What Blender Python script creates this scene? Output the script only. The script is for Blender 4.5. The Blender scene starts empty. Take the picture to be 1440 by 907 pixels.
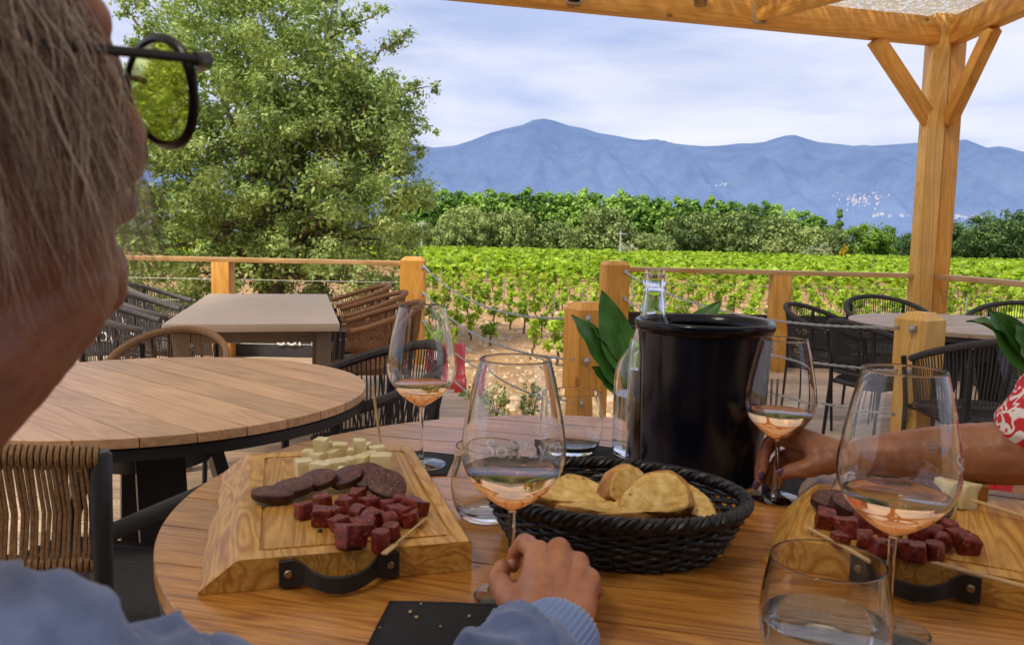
import bpy, bmesh, math, random
import numpy as np
from math import sin, cos, pi, radians, sqrt, atan2, exp
from mathutils import Vector, Matrix, noise as mnoise
rnd = random.Random(7)
nr = np.random.default_rng(11)
sc = bpy.context.scene
C = sc.collection

# ---------------------------------------------------------------- camera
F = 1150.0; PIT = radians(5.86); ROL = radians(1.2); EYE = 1.17
CAMP = Vector((0, 0, EYE))
_fw = Vector((0, cos(PIT), -sin(PIT))); _up0 = Vector((0, sin(PIT), cos(PIT))); _r0 = Vector((1, 0, 0))
_r = _r0*cos(ROL) + _up0*sin(ROL); _up = -_r0*sin(ROL) + _up0*cos(ROL)
def ray(x, y): return _fw + _r*((x-720)/F) - _up*((y-453.5)/F)
def pz(x, y, z):
    d = ray(x, y); return CAMP + d*((z-EYE)/d.z)
def at(x, y, Y):
    d = ray(x, y); return CAMP + d*(Y/d.y)
cam = bpy.data.cameras.new('camera'); co = bpy.data.objects.new('camera', cam); C.objects.link(co)
M = Matrix((( _r.x, _up.x, -_fw.x), (_r.y, _up.y, -_fw.y), (_r.z, _up.z, -_fw.z))).to_4x4()
M.translation = CAMP
co.matrix_world = M
cam.sensor_width = 36; cam.lens = F/1440*36; cam.clip_start = 0.02; cam.clip_end = 60000
cam.dof.use_dof = True; cam.dof.focus_distance = 2.4; cam.dof.aperture_fstop = 12.5
sc.camera = co

# ---------------------------------------------------------------- object helpers
def tag(o, label=None, cat=None, group=None, kind=None):
    if label: o['label'] = label
    if cat: o['category'] = cat
    if group: o['group'] = group
    if kind: o['kind'] = kind
    return o
def empty(name, loc=(0, 0, 0), rz=0.0, label=None, cat=None, group=None):
    o = bpy.data.objects.new(name, None); C.objects.link(o); o.location = loc; o.rotation_euler = (0, 0, rz)
    o.empty_display_size = 0.05
    return tag(o, label, cat, group)
def kids(o): return [c for c in C.objects if c.parent == o]
def copy_tree(o, parent=None):
    c = o.copy(); C.objects.link(c)
    if parent is not None: c.parent = parent
    for ch in list(o.children): copy_tree(ch, c)
    return c

class MB:
    def __init__(s): s.v = []; s.f = []
    def add(s, vs, fs):
        b = len(s.v); s.v.extend([tuple(v) for v in vs]); s.f.extend([tuple(i+b for i in f) for f in fs]); return s
    def box(s, c, d, rz=0.0, mat=None, bev=0.0):
        x, y, z = d[0]/2, d[1]/2, d[2]/2
        R = mat if mat is not None else Matrix.Rotation(rz, 3, 'Z')
        if bev <= 0:
            P = [(-x,-y,-z),(x,-y,-z),(x,y,-z),(-x,y,-z),(-x,-y,z),(x,-y,z),(x,y,z),(-x,y,z)]
            Fc = [(0,3,2,1),(4,5,6,7),(0,1,5,4),(1,2,6,5),(2,3,7,6),(3,0,4,7)]
        else:
            bm = bmesh.new(); bmesh.ops.create_cube(bm, size=1)
            for v in bm.verts: v.co = Vector((v.co.x*d[0], v.co.y*d[1], v.co.z*d[2]))
            bmesh.ops.bevel(bm, geom=bm.edges[:], offset=bev, segments=2, affect='EDGES', profile=0.5)
            bm.verts.index_update()
            P = [v.co.copy() for v in bm.verts]; Fc = [tuple(v.index for v in f.verts) for f in bm.faces]; bm.free()
        c = Vector(c)
        return s.add([R @ Vector(p) + c for p in P], Fc)
    def beam(s, a, b, w, h, bev=0.0, up=(0,0,1), roll=0.0):
        a = Vector(a); b = Vector(b); d = (b-a); L = d.length; d.normalize()
        up = Vector(up); sd = d.cross(up)
        if sd.length < 1e-4: sd = d.cross(Vector((0,1,0)))
        sd.normalize(); u = sd.cross(d); u.normalize()
        if roll:
            sd2 = sd*cos(roll)+u*sin(roll); u = -sd*sin(roll)+u*cos(roll); sd = sd2
        Mx = Matrix((( d.x, sd.x, u.x),(d.y, sd.y, u.y),(d.z, sd.z, u.z)))
        return s.box((a+b)/2, (L, w, h), mat=Mx, bev=bev)
    def tube(s, pts, r, n=8, closed=False, caps=True, flat=1.0):
        pts = [Vector(p) for p in pts]; N = len(pts)
        rr = r if isinstance(r, (list, tuple)) else [r]*N
        b = len(s.v); prev = None
        for i, p in enumerate(pts):
            if closed: t = pts[(i+1) % N]-pts[i-1]
            else: t = pts[min(i+1, N-1)]-pts[max(i-1, 0)]
            if t.length < 1e-9: t = Vector((0,0,1))
            t.normalize()
            if prev is None:
                a = Vector((0,0,1)) if abs(t.z) < 0.9 else Vector((1,0,0))
                u = t.cross(a); u.normalize()
            else:
                u = prev - t*prev.dot(t)
                if u.length < 1e-6: u = t.orthogonal()
                u.normalize()
            prev = u; w = t.cross(u)
            for k in range(n):
                an = 2*pi*k/n; q = p + u*(cos(an)*rr[i]) + w*(sin(an)*rr[i]*flat); s.v.append(tuple(q))
        m = N if closed else N-1
        for i in range(m):
            j = (i+1) % N
            for k in range(n):
                k2 = (k+1) % n
                s.f.append((b+i*n+k, b+j*n+k, b+j*n+k2, b+i*n+k2))
        if caps and not closed:
            s.f.append(tuple(b+k for k in range(n))); s.f.append(tuple(b+(N-1)*n+k for k in reversed(range(n))))
        return s
    def lathe(s, prof, n=48, c=(0,0,0), close=False, sx=1.0, sy=1.0):
        b = len(s.v); c = Vector(c); idx = []
        for (r, z) in prof:
            if r < 1e-6: idx.append([len(s.v)]); s.v.append((c.x, c.y, c.z+z))
            else:
                idx.append(list(range(len(s.v), len(s.v)+n)))
                for k in range(n):
                    a = 2*pi*k/n; s.v.append((c.x+cos(a)*r*sx, c.y+sin(a)*r*sy, c.z+z))
        L = len(prof); rng = range(L if close else L-1)
        for i in rng:
            A = idx[i]; B = idx[(i+1) % L]
            if len(A) == 1 and len(B) == 1: continue
            for k in range(n):
                k2 = (k+1) % n
                if len(A) == 1: s.f.append((A[0], B[k2], B[k]))
                elif len(B) == 1: s.f.append((A[k], A[k2], B[0]))
                else: s.f.append((A[k], A[k2], B[k2], B[k]))
        return s
    def sphere(s, c, r, n=12, sc3=(1,1,1)):
        pr = [(sin(pi*i/n)*r, -cos(pi*i/n)*r) for i in range(n+1)]; pr[0] = (0,-r); pr[-1] = (0,r)
        b = len(s.v); s.lathe(pr, n=n*2)
        c = Vector(c)
        for i in range(b, len(s.v)):
            v = s.v[i]; s.v[i] = (v[0]*sc3[0]+c.x, v[1]*sc3[1]+c.y, v[2]*sc3[2]+c.z)
        return s
    def build(s, name, mat, parent=None, smooth=True, loc=None, ang=40, normals=False):
        me = bpy.data.meshes.new(name); me.from_pydata(s.v, [], s.f)
        if normals:
            bm = bmesh.new(); bm.from_mesh(me); bmesh.ops.recalc_face_normals(bm, faces=bm.faces); bm.to_mesh(me); bm.free()
        me.update()
        o = bpy.data.objects.new(name, me); C.objects.link(o)
        if mat: me.materials.append(mat)
        if smooth:
            me.shade_smooth()
            if ang < 180: me.set_sharp_from_angle(angle=radians(ang))
        if parent is not None: o.parent = parent
        if loc is not None: o.location = loc
        return o
def npmesh(name, V, Q, mat, parent=None, smooth=False):
    me = bpy.data.meshes.new(name); V = np.asarray(V, dtype=np.float32); Q = np.asarray(Q, dtype=np.int32)
    me.vertices.add(len(V)); me.vertices.foreach_set('co', V.ravel())
    k = Q.shape[1]; me.loops.add(Q.size); me.loops.foreach_set('vertex_index', Q.ravel())
    me.polygons.add(len(Q)); me.polygons.foreach_set('loop_start', np.arange(0, Q.size, k, dtype=np.int32))
    me.update(calc_edges=True); me.validate()
    if smooth: me.shade_smooth()
    o = bpy.data.objects.new(name, me); C.objects.link(o)
    if mat: me.materials.append(mat)
    if parent is not None: o.parent = parent
    return o

# ---------------------------------------------------------------- materials
def new_mat(name):
    m = bpy.data.materials.new(name); m.use_nodes = True; nt = m.node_tree
    return m, nt, nt.nodes['Principled BSDF']
class NT:
    def __init__(s, nt): s.nt = nt
    def n(s, t, **k):
        x = s.nt.nodes.new(t)
        for a, b in k.items():
            if a.startswith('i_'): x.inputs[a[2:].replace('_', ' ')].default_value = b
            else: setattr(x, a, b)
        return x
    def l(s, a, b): s.nt.links.new(a, b)
    def ramp(s, fac, stops, interp='LINEAR'):
        r = s.n('ShaderNodeValToRGB'); r.color_ramp.interpolation = interp
        e = r.color_ramp.elements
        while len(e) < len(stops): e.new(0.5)
        for q, (p, c) in zip(e, stops): q.position = p; q.color = (c[0], c[1], c[2], 1)
        s.l(fac, r.inputs[0]); return r.outputs[0]
    def mix(s, a, b, fac, mode='MIX'):
        m = s.n('ShaderNodeMix', data_type='RGBA', blend_type=mode)
        for inp, v in ((m.inputs[0], fac), (m.inputs[6], a), (m.inputs[7], b)):
            if hasattr(v, 'default_value'): s.l(v, inp)
            elif isinstance(v, (tuple, list)): inp.default_value = (v[0], v[1], v[2], 1)
            else: inp.default_value = v
        return m.outputs[2]
    def coord(s, scale=(1,1,1), rot=(0,0,0), kind='Object', offset=None):
        tc = s.n('ShaderNodeTexCoord'); mp = s.n('ShaderNodeMapping'); mp.inputs['Scale'].default_value = scale; mp.inputs['Rotation'].default_value = rot
        src = tc.outputs[kind]
        if offset is not None:
            ad = s.n('ShaderNodeVectorMath', operation='ADD'); s.l(src, ad.inputs[0]); s.l(offset, ad.inputs[1]); src = ad.outputs[0]
        s.l(src, mp.inputs['Vector']); return mp.outputs[0]
    def noise(s, vec, scale, detail=4, rough=0.55, dist=0.0):
        t = s.n('ShaderNodeTexNoise'); t.inputs['Scale'].default_value = scale; t.inputs['Detail'].default_value = detail
        t.inputs['Roughness'].default_value = rough; t.inputs['Distortion'].default_value = dist
        s.l(vec, t.inputs['Vector']); return t.outputs[0]
    def bump(s, h, strength, dist=0.002):
        b = s.n('ShaderNodeBump'); b.inputs['Strength'].default_value = strength; b.inputs['Distance'].default_value = dist
        s.l(h, b.inputs['Height']); return b.outputs[0]
def plain(name, col, rough=0.5, metal=0.0, var=0.0, vs=20, bump=0.0, bs=200, spec=0.5, coat=0.0, bdist=0.001):
    m, nt, b = new_mat(name); N = NT(nt)
    b.inputs['Roughness'].default_value = rough; b.inputs['Metallic'].default_value = metal
    b.inputs['Specular IOR Level'].default_value = spec; b.inputs['Coat Weight'].default_value = coat
    v = N.coord()
    if var > 0:
        n = N.noise(v, vs, 5)
        c = N.ramp(n, [(0.3, [x*(1-var) for x in col]), (0.7, [min(1, x*(1+var)) for x in col])]); N.l(c, b.inputs['Base Color'])
        r = N.n('ShaderNodeMapRange'); r.inputs['To Min'].default_value = max(0, rough-0.08); r.inputs['To Max'].default_value = min(1, rough+0.1); N.l(n, r.inputs['Value']); N.l(r.outputs[0], b.inputs['Roughness'])
    else: b.inputs['Base Color'].default_value = (*col, 1)
    if bump > 0: N.l(N.bump(N.noise(v, bs, 4), bump, bdist), b.inputs['Normal'])
    return m
def wood(name, c1, c2, c3, axis=0, stretch=14, scale=6, rough=0.5, rings=0.35, island=0.25, rot=(0,0,0), bump=0.25, spec=0.4, coat=0.0, knots=0.0, fine=0.35):
    """c1 light, c2 mid, c3 dark grain; axis = grain direction in object space"""
    m, nt, b = new_mat(name); N = NT(nt)
    g = N.n('ShaderNodeNewGeometry')
    mul = N.n('ShaderNodeVectorMath', operation='SCALE'); comb = N.n('ShaderNodeCombineXYZ')
    for i in range(3): N.l(g.outputs['Random Per Island'], comb.inputs[i])
    N.l(comb.outputs[0], mul.inputs[0]); mul.inputs['Scale'].default_value = 37.0
    sc3 = [1, 1, 1]; sc3[axis] = 1.0/stretch
    v0 = N.coord(scale=(1,1,1), rot=rot, offset=mul.outputs[0])
    mp = N.n('ShaderNodeMapping'); mp.inputs['Scale'].default_value = sc3; N.l(v0, mp.inputs['Vector']); v = mp.outputs[0]
    n1 = N.noise(v, scale, 3, 0.5, 0.6)
    w = N.n('ShaderNodeMath', operation='MULTIPLY'); N.l(n1, w.inputs[0]); w.inputs[1].default_value = 9.0
    fr = N.n('ShaderNodeMath', operation='PINGPONG'); N.l(w.outputs[0], fr.inputs[0]); fr.inputs[1].default_value = 0.5
    f2 = N.n('ShaderNodeMath', operation='MULTIPLY'); N.l(fr.outputs[0], f2.inputs[0]); f2.inputs[1].default_value = 2.0
    base = N.ramp(f2.outputs[0], [(0.0, [a*(1-rings*.5)+d*rings*.5 for a, d in zip(c2, c3)]), (0.3, c1), (0.55, c1), (0.82, c2), (1.0, [a*(1-rings)+d*rings for a, d in zip(c2, c3)])])
    n2 = N.noise(v, scale*14, 3, 0.7)
    fibre = N.ramp(n2, [(0.35, (0,0,0)), (0.7, (1,1,1))])
    sep = N.n('ShaderNodeRGBToBW'); N.l(fibre, sep.inputs[0])
    fm = N.n('ShaderNodeMath', operation='MULTIPLY'); N.l(sep.outputs[0], fm.inputs[0]); fm.inputs[1].default_value = fine
    c = N.mix(base, c3, fm.outputs[0])
    n3 = N.noise(v0, scale*0.5, 2)
    c = N.mix(c, N.ramp(n3, [(0.3, (0.75,0.75,0.75)), (0.7, (1.12,1.12,1.12))]), 0.6, 'MULTIPLY')
    if island > 0:
        t = N.ramp(g.outputs['Random Per Island'], [(0, (1-island,)*3), (1, (1+island*0.6,)*3)])
        c = N.mix(c, t, 1.0, 'MULTIPLY')
    if knots > 0:
        mk = N.n('ShaderNodeMapping'); ks = [3.2,3.2,3.2]; ks[axis] = 1.7; mk.inputs['Scale'].default_value = ks; N.l(v0, mk.inputs['Vector'])
        vo = N.n('ShaderNodeTexVoronoi'); vo.inputs['Scale'].default_value = 1.6; N.l(mk.outputs[0], vo.inputs['Vector'])
        kk = N.ramp(vo.outputs['Distance'], [(0.0, (1,1,1)), (0.06, (0.8,)*3), (0.10, (0,0,0))])
        kb = N.n('ShaderNodeRGBToBW'); N.l(kk, kb.inputs[0]); km = N.n('ShaderNodeMath', operation='MULTIPLY'); N.l(kb.outputs[0], km.inputs[0]); km.inputs[1].default_value = knots
        c = N.mix(c, [x*0.45 for x in c3], km.outputs[0])
    N.l(c, b.inputs['Base Color'])
    r = N.n('ShaderNodeMapRange'); r.inputs['To Min'].default_value = rough-0.1; r.inputs['To Max'].default_value = rough+0.12; N.l(n1, r.inputs['Value']); N.l(r.outputs[0], b.inputs['Roughness'])
    b.inputs['Specular IOR Level'].default_value = spec; b.inputs['Coat Weight'].default_value = coat; b.inputs['Coat Roughness'].default_value = 0.22
    N.l(N.bump(n2, bump, 0.0006), b.inputs['Normal'])
    return m
def leafmat(name, dark, mid, light, trans=0.35, rough=0.55, big=1.2, height=None):
    m, nt, b = new_mat(name); N = NT(nt)
    g = N.n('ShaderNodeNewGeometry')
    tc = N.n('ShaderNodeTexCoord')
    n = N.noise(tc.outputs['Object'], big, 3)
    ad = N.n('ShaderNodeMath', operation='ADD'); N.l(n, ad.inputs[0])
    sb = N.n('ShaderNodeMath', operation='MULTIPLY_ADD'); N.l(g.outputs['Random Per Island'], sb.inputs[0]); sb.inputs[1].default_value = 0.45; sb.inputs[2].default_value = -0.22
    N.l(sb.outputs[0], ad.inputs[1])
    oi = N.n('ShaderNodeObjectInfo'); a2 = N.n('ShaderNodeMath', operation='MULTIPLY_ADD'); N.l(oi.outputs['Random'], a2.inputs[0]); a2.inputs[1].default_value = 0.36; a2.inputs[2].default_value = -0.16
    a3 = N.n('ShaderNodeMath', operation='ADD'); N.l(ad.outputs[0], a3.inputs[0]); N.l(a2.outputs[0], a3.inputs[1])
    c = N.ramp(a3.outputs[0], [(0.25, dark), (0.5, mid), (0.78, light)])
    N.l(c, b.inputs['Base Color']); b.inputs['Roughness'].default_value = rough; b.inputs['Specular IOR Level'].default_value = 0.3
    tr = N.n('ShaderNodeBsdfTranslucent'); tcol = N.mix(c, (0.9, 1.0, 0.3), 0.25, 'MIX'); N.l(N.mix(c, (1.2, 1.25, 0.6), 1.0, 'MULTIPLY'), tr.inputs['Color'])
    ms = N.n('ShaderNodeMixShader'); ms.inputs[0].default_value = trans
    N.l(b.outputs[0], ms.inputs[1]); N.l(tr.outputs[0], ms.inputs[2]); N.l(ms.outputs[0], nt.nodes['Material Output'].inputs[0])
    return m
def glassmat(name, col=(1,1,1), ior=1.45, rough=0.0):
    m, nt, b = new_mat(name)
    b.inputs['Base Color'].default_value = (*col, 1); b.inputs['Transmission Weight'].default_value = 1; b.inputs['IOR'].default_value = ior; b.inputs['Roughness'].default_value = rough
    return m
def fabric(name, col, var=0.15, scale=6, weave=900, rough=0.9, sheen=0.4):
    m, nt, b = new_mat(name); N = NT(nt); v = N.coord()
    n = N.noise(v, scale, 6, 0.6)
    N.l(N.ramp(n, [(0.3, [x*(1-var) for x in col]), (0.7, [x*(1+var) for x in col])]), b.inputs['Base Color'])
    b.inputs['Roughness'].default_value = rough; b.inputs['Sheen Weight'].default_value = sheen; b.inputs['Specular IOR Level'].default_value = 0.15
    N.l(N.bump(N.noise(v, weave, 2), 0.5, 0.0006), b.inputs['Normal'])
    return m

M_ = {}
M_['pine'] = wood('pine_orange', (0.76,0.42,0.10), (0.68,0.335,0.062), (0.40,0.15,0.02), axis=0, stretch=12, scale=5, rough=0.5, rings=0.16, knots=0.9, island=0.12, fine=0.2)
M_['pinez'] = wood('pine_orange_upright', (0.74,0.385,0.075), (0.66,0.30,0.045), (0.38,0.13,0.016), axis=2, stretch=12, scale=5, rough=0.5, rings=0.16, knots=0.9, island=0.12, fine=0.2)
M_['pinepale'] = wood('pine_pale_upright', (0.80,0.50,0.15), (0.72,0.40,0.09), (0.42,0.18,0.03), axis=2, stretch=12, scale=5, rough=0.5, rings=0.16, knots=0.9, island=0.12, fine=0.2)
M_['railtop'] = wood('rail_wood', (0.66,0.44,0.21), (0.58,0.34,0.13), (0.35,0.17,0.05), axis=0, stretch=16, scale=6, rough=0.5, knots=0.6, island=0.1)
M_['deck'] = wood('deck_wood', (0.64,0.475,0.32), (0.53,0.375,0.24), (0.26,0.17,0.10), axis=0, stretch=18, scale=7, rough=0.55, rings=0.4, island=0.28, knots=0.5, fine=0.35)
M_['slat'] = wood('slat_wood', (0.80,0.50,0.285), (0.70,0.41,0.215), (0.48,0.25,0.12), axis=0, stretch=16, scale=7, rough=0.42, rings=0.35, island=0.14, fine=0.3, spec=0.5, coat=0.1)
M_['slatnear'] = wood('slat_wood_golden', (0.66,0.30,0.055), (0.50,0.19,0.028), (0.17,0.055,0.010), axis=0, stretch=14, scale=15, rough=0.33, rings=0.45, island=0.2, fine=0.42, spec=0.5, coat=0.4)
M_['slatgrey'] = wood('slat_wood_grey', (0.47,0.36,0.27), (0.41,0.31,0.23), (0.28,0.20,0.14), axis=0, stretch=16, scale=7, rough=0.45, rings=0.35, island=0.14, fine=0.3)
M_['board'] = wood('olive_board', (0.72,0.41,0.09), (0.56,0.265,0.045), (0.27,0.10,0.018), axis=1, stretch=9, scale=12, rough=0.42, rings=0.45, island=0.05, fine=0.42, spec=0.45, coat=0.1)
M_['bark'] = plain('bark', (0.16,0.12,0.085), 0.9, var=0.4, vs=8, bump=0.8, bs=30, bdist=0.02)
M_['vinewood'] = plain('vine_bark', (0.13,0.075,0.045), 0.9, var=0.4, vs=30)
M_['blackmetal'] = plain('black_metal', (0.018,0.019,0.022), 0.42, var=0.2, vs=60, bump=0.1, bs=600)
M_['ropedark'] = plain('rope_dark', (0.045,0.042,0.042), 0.8, var=0.35, vs=90, bump=0.8, bs=500)
M_['ropegrey'] = plain('rope_grey', (0.13,0.12,0.12), 0.8, var=0.35, vs=90, bump=0.8, bs=500)
M_['ropebrown'] = plain('rope_brown', (0.27,0.13,0.055), 0.8, var=0.35, vs=120, bump=0.9, bs=500)
M_['ropetan'] = plain('rope_tan', (0.29,0.165,0.075), 0.8, var=0.4, vs=150, bump=1.0, bs=700)
M_['steel'] = plain('steel_cable', (0.42,0.42,0.40), 0.5, metal=0.5, bump=0.4, bs=800)
M_['galv'] = plain('galvanised', (0.42,0.44,0.45), 0.45, metal=0.7, var=0.2, vs=80)
M_['taupe'] = plain('taupe_table', (0.60,0.48,0.36), 0.45, var=0.05, vs=6, bump=0.1, bs=300)
M_['taupedark'] = plain('taupe_metal', (0.20,0.15,0.105), 0.45, var=0.1)
M_['banner'] = plain('dark_banner', (0.035,0.032,0.034), 0.6, var=0.3, vs=5, bump=0.2, bs=20, bdist=0.01)
M_['white'] = plain('white_print', (0.8,0.8,0.78), 0.6, var=0.06)
M_['glass'] = glassmat('clear_glass', (0.985,0.99,0.985))
M_['tglass'] = glassmat('tumbler_glass', (0.97,0.975,0.965), 1.47)
M_['water'] = glassmat('water', (0.97,0.99,0.99), 1.33)
M_['wine'] = glassmat('rose_wine', (1.0,0.58,0.29), 1.34)
M_['etch'] = plain('etched_print', (0.62,0.62,0.62), 0.7)
def etchmat():
    m, nt, b = new_mat('etched_glass_print'); N = NT(nt)
    b.inputs['Base Color'].default_value = (0.75,0.75,0.75,1); b.inputs['Roughness'].default_value = 0.9
    tr = N.n('ShaderNodeBsdfTransparent'); ms = N.n('ShaderNodeMixShader'); ms.inputs[0].default_value = 0.8
    N.l(tr.outputs[0], ms.inputs[1]); N.l(b.outputs[0], ms.inputs[2]); N.l(ms.outputs[0], nt.nodes['Material Output'].inputs[0]); return m
M_['etch'] = etchmat()
M_['bucket'] = plain('bucket_gloss', (0.003,0.004,0.010), 0.16, var=0.15, vs=12, spec=0.35, coat=0.0)
M_['wicker'] = plain('black_wicker', (0.005,0.005,0.006), 0.38, var=0.3, vs=150, bump=0.5, bs=400)
M_['iron'] = plain('handle_iron', (0.016,0.016,0.017), 0.5, var=0.3, vs=80, bump=0.4, bs=300)
M_['brass'] = plain('screw_metal', (0.35,0.28,0.18), 0.35, metal=0.9)
M_['slate'] = plain('black_napkin', (0.013,0.013,0.016), 0.85, var=0.3, vs=40, bump=0.6, bs=900)
M_['pick'] = plain('pick_wood', (0.62,0.42,0.20), 0.6, var=0.12, vs=60)
M_['red'] = plain('red_vinyl', (0.19,0.010,0.013), 0.45, var=0.15, vs=10)
M_['redbright'] = plain('bright_red', (0.72,0.025,0.03), 0.55, var=0.08, vs=10)
# ---------------------------------------------------------------- light and sky
SUN_EL = radians(52); SUN_DIR = Vector((-0.62, -0.60, 0)).normalized()   # where the sun stands (from the left, a little behind)
wd = bpy.data.worlds.new('World'); sc.world = wd; wd.use_nodes = True
N = NT(wd.node_tree); bg = wd.node_tree.nodes['Background']
sky = N.n('ShaderNodeTexSky', sky_type='NISHITA'); sky.sun_disc = False; sky.sun_elevation = SUN_EL
sky.sun_rotation = atan2(SUN_DIR.x, SUN_DIR.y); sky.air_density = 1.0; sky.dust_density = 1.5
tc = N.n('ShaderNodeTexCoord')
mp = N.n('ShaderNodeMapping'); mp.inputs['Scale'].default_value = (1.6, 1.6, 9.0); mp.inputs['Rotation'].default_value = (0.06, 0.10, 0.3); N.l(tc.outputs['Generated'], mp.inputs['Vector'])
n1 = N.noise(mp.outputs[0], 1.5, 6, 0.52, 0.35)
mp2 = N.n('ShaderNodeMapping'); mp2.inputs['Scale'].default_value = (2.2, 2.2, 7.0); mp2.inputs['Location'].default_value = (3.1, 1.7, 0.4); N.l(tc.outputs['Generated'], mp2.inputs['Vector'])
n2 = N.noise(mp2.outputs[0], 1.6, 4, 0.45, 0.2)
cl = N.ramp(n1, [(0.36, (4.4, 5.1, 7.5)), (0.46, (5.6, 6.1, 8.0)), (0.55, (6.8, 7.0, 8.3)), (0.68, (7.8, 7.8, 8.4))])
dk = N.ramp(n2, [(0.36, (0.80, 0.84, 0.90)), (0.55, (1.02, 1.02, 1.03))])
cl = N.mix(cl, dk, 0.85, 'MULTIPLY')
skyc = N.mix(sky.outputs[0], cl, 0.86)
N.l(skyc, bg.inputs['Color']); bg.inputs['Strength'].default_value = 0.128
sl = bpy.data.lights.new('sun', 'SUN'); sl.energy = 4.6; sl.angle = radians(12); sl.color = (1.0, 0.91, 0.76)
so = bpy.data.objects.new('sun', sl); C.objects.link(so)
sd = Vector((SUN_DIR.x*cos(SUN_EL), SUN_DIR.y*cos(SUN_EL), sin(SUN_EL)))
so.rotation_euler = sd.to_track_quat('Z', 'Y').to_euler(); so.location = (-20, -10, 30)
sc.view_settings.view_transform = 'Standard'; sc.view_settings.look = 'None'; sc.view_settings.exposure = 0

# ---------------------------------------------------------------- terrain
def gz(x, y):
    t = min(1, max(0, (y-5)/13.0)); z = -0.75 - 0.85*t*t*(3-2*t)
    l = min(1, max(0, (-x-2.0)/4.0)); z += 0.35*l*min(1, max(0, (60-y)/40))
    z += 0.05*mnoise.noise(Vector((x*0.35, y*0.35, 0)))
    return z
xs = [-6000, -2500, -900, -300, -140] + [x for x in np.arange(-80, -12, 4)] + [x for x in np.arange(-12, 12, 0.4)] + [x for x in np.arange(12, 84, 4)] + [140, 300, 900, 2500, 6000]
ys = [-300, -60, -20, -8] + [y for y in np.arange(-4, 34, 0.4)] + [y for y in np.arange(34, 140, 5)] + [160, 260, 500, 1200, 3000, 6000, 12000]
V = []; Q = []
for j, y in enumerate(ys):
    for i, x in enumerate(xs):
        z = gz(x, y) if y < 140 else gz(x, 139) - (y-140)*0.0006
        V.append((x, y, z))
W = len(xs)
for j in range(len(ys)-1):
    for i in range(W-1): Q.append((j*W+i, j*W+i+1, (j+1)*W+i+1, (j+1)*W+i))
m, nt, b = new_mat('ochre_soil'); N = NT(nt); v = N.coord(kind='Object')
n1 = N.noise(v, 0.5, 6, 0.6); n2 = N.noise(v, 9, 6, 0.65); n3 = N.noise(v, 0.12, 3)
c = N.ramp(n2, [(0.3, (0.25,0.13,0.045)), (0.5, (0.48,0.285,0.12)), (0.7, (0.64,0.44,0.24))])
c = N.mix(c, N.ramp(n1, [(0.35, (0.75,0.68,0.6)), (0.65, (1.1,1.08,1.05))]), 0.9, 'MULTIPLY')
sp = N.n('ShaderNodeSeparateXYZ'); N.l(v, sp.inputs[0])
gy = N.n('ShaderNodeMapRange'); gy.inputs['From Min'].default_value = 100; gy.inputs['From Max'].default_value = 132; N.l(sp.outputs[1], gy.inputs['Value'])
gr = N.ramp(n2, [(0.3, (0.05,0.09,0.015)), (0.7, (0.16,0.24,0.05))])
c = N.mix(c, gr, gy.outputs[0])
N.l(c, b.inputs['Base Color']); b.inputs['Roughness'].default_value = 0.95
vo = N.n('ShaderNodeTexVoronoi'); vo.inputs['Scale'].default_value = 14; N.l(v, vo.inputs['Vector'])
hm = N.n('ShaderNodeMath', operation='ADD'); N.l(n2, hm.inputs[0]); N.l(vo.outputs[0], hm.inputs[1])
N.l(N.bump(hm.outputs[0], 0.9, 0.05), b.inputs['Normal'])
g_ = npmesh('ground', V, Q, m, smooth=True); tag(g_, kind='structure')

# gravel lying on the soil (stuff)
def rocks(n, fn, name, mat, s0, s1):
    V = []; Q = []
    base = np.array([(-1,-1,-0.5),(1,-1,-0.5),(1,1,-0.5),(-1,1,-0.5),(-.6,-.6,.6),(.6,-.6,.6),(.6,.6,.6),(-.6,.6,.6)])
    fq = [(4,5,6,7),(0,1,5,4),(1,2,6,5),(2,3,7,6),(3,0,4,7)]
    for i in range(n):
        x, y = fn(); s = s0 + (s1-s0)*rnd.random()**3; a = rnd.random()*6.28
        sc_ = np.array([s*rnd.uniform(.6,1.3), s*rnd.uniform(.5,1), s*rnd.uniform(.4,.8)])
        p = base*(1+nr.uniform(-.25,.25,(8,3)))*sc_
        R = np.array([[cos(a),-sin(a),0],[sin(a),cos(a),0],[0,0,1]]); p = p@R.T + np.array([x,y,gz(x,y)+s*.1])
        b0 = len(V); V.extend(p.tolist()); Q.extend([[q+b0 for q in f] for f in fq])
    return npmesh(name, V, Q, mat)
def grpos():
    y = 4.8 + 34*rnd.random()**1.7; x = rnd.uniform(-0.62, 0.68)*y + rnd.uniform(-2, 2); return x, y
stone = plain('pale_stone', (0.56,0.42,0.26), 0.9, var=0.35, vs=3, bump=0.4, bs=60)
tag(rocks(9000, grpos, 'gravel', stone, 0.02, 0.11), kind='stuff', label='pale loose stones scattered over the ochre vineyard soil', cat='gravel')

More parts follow.
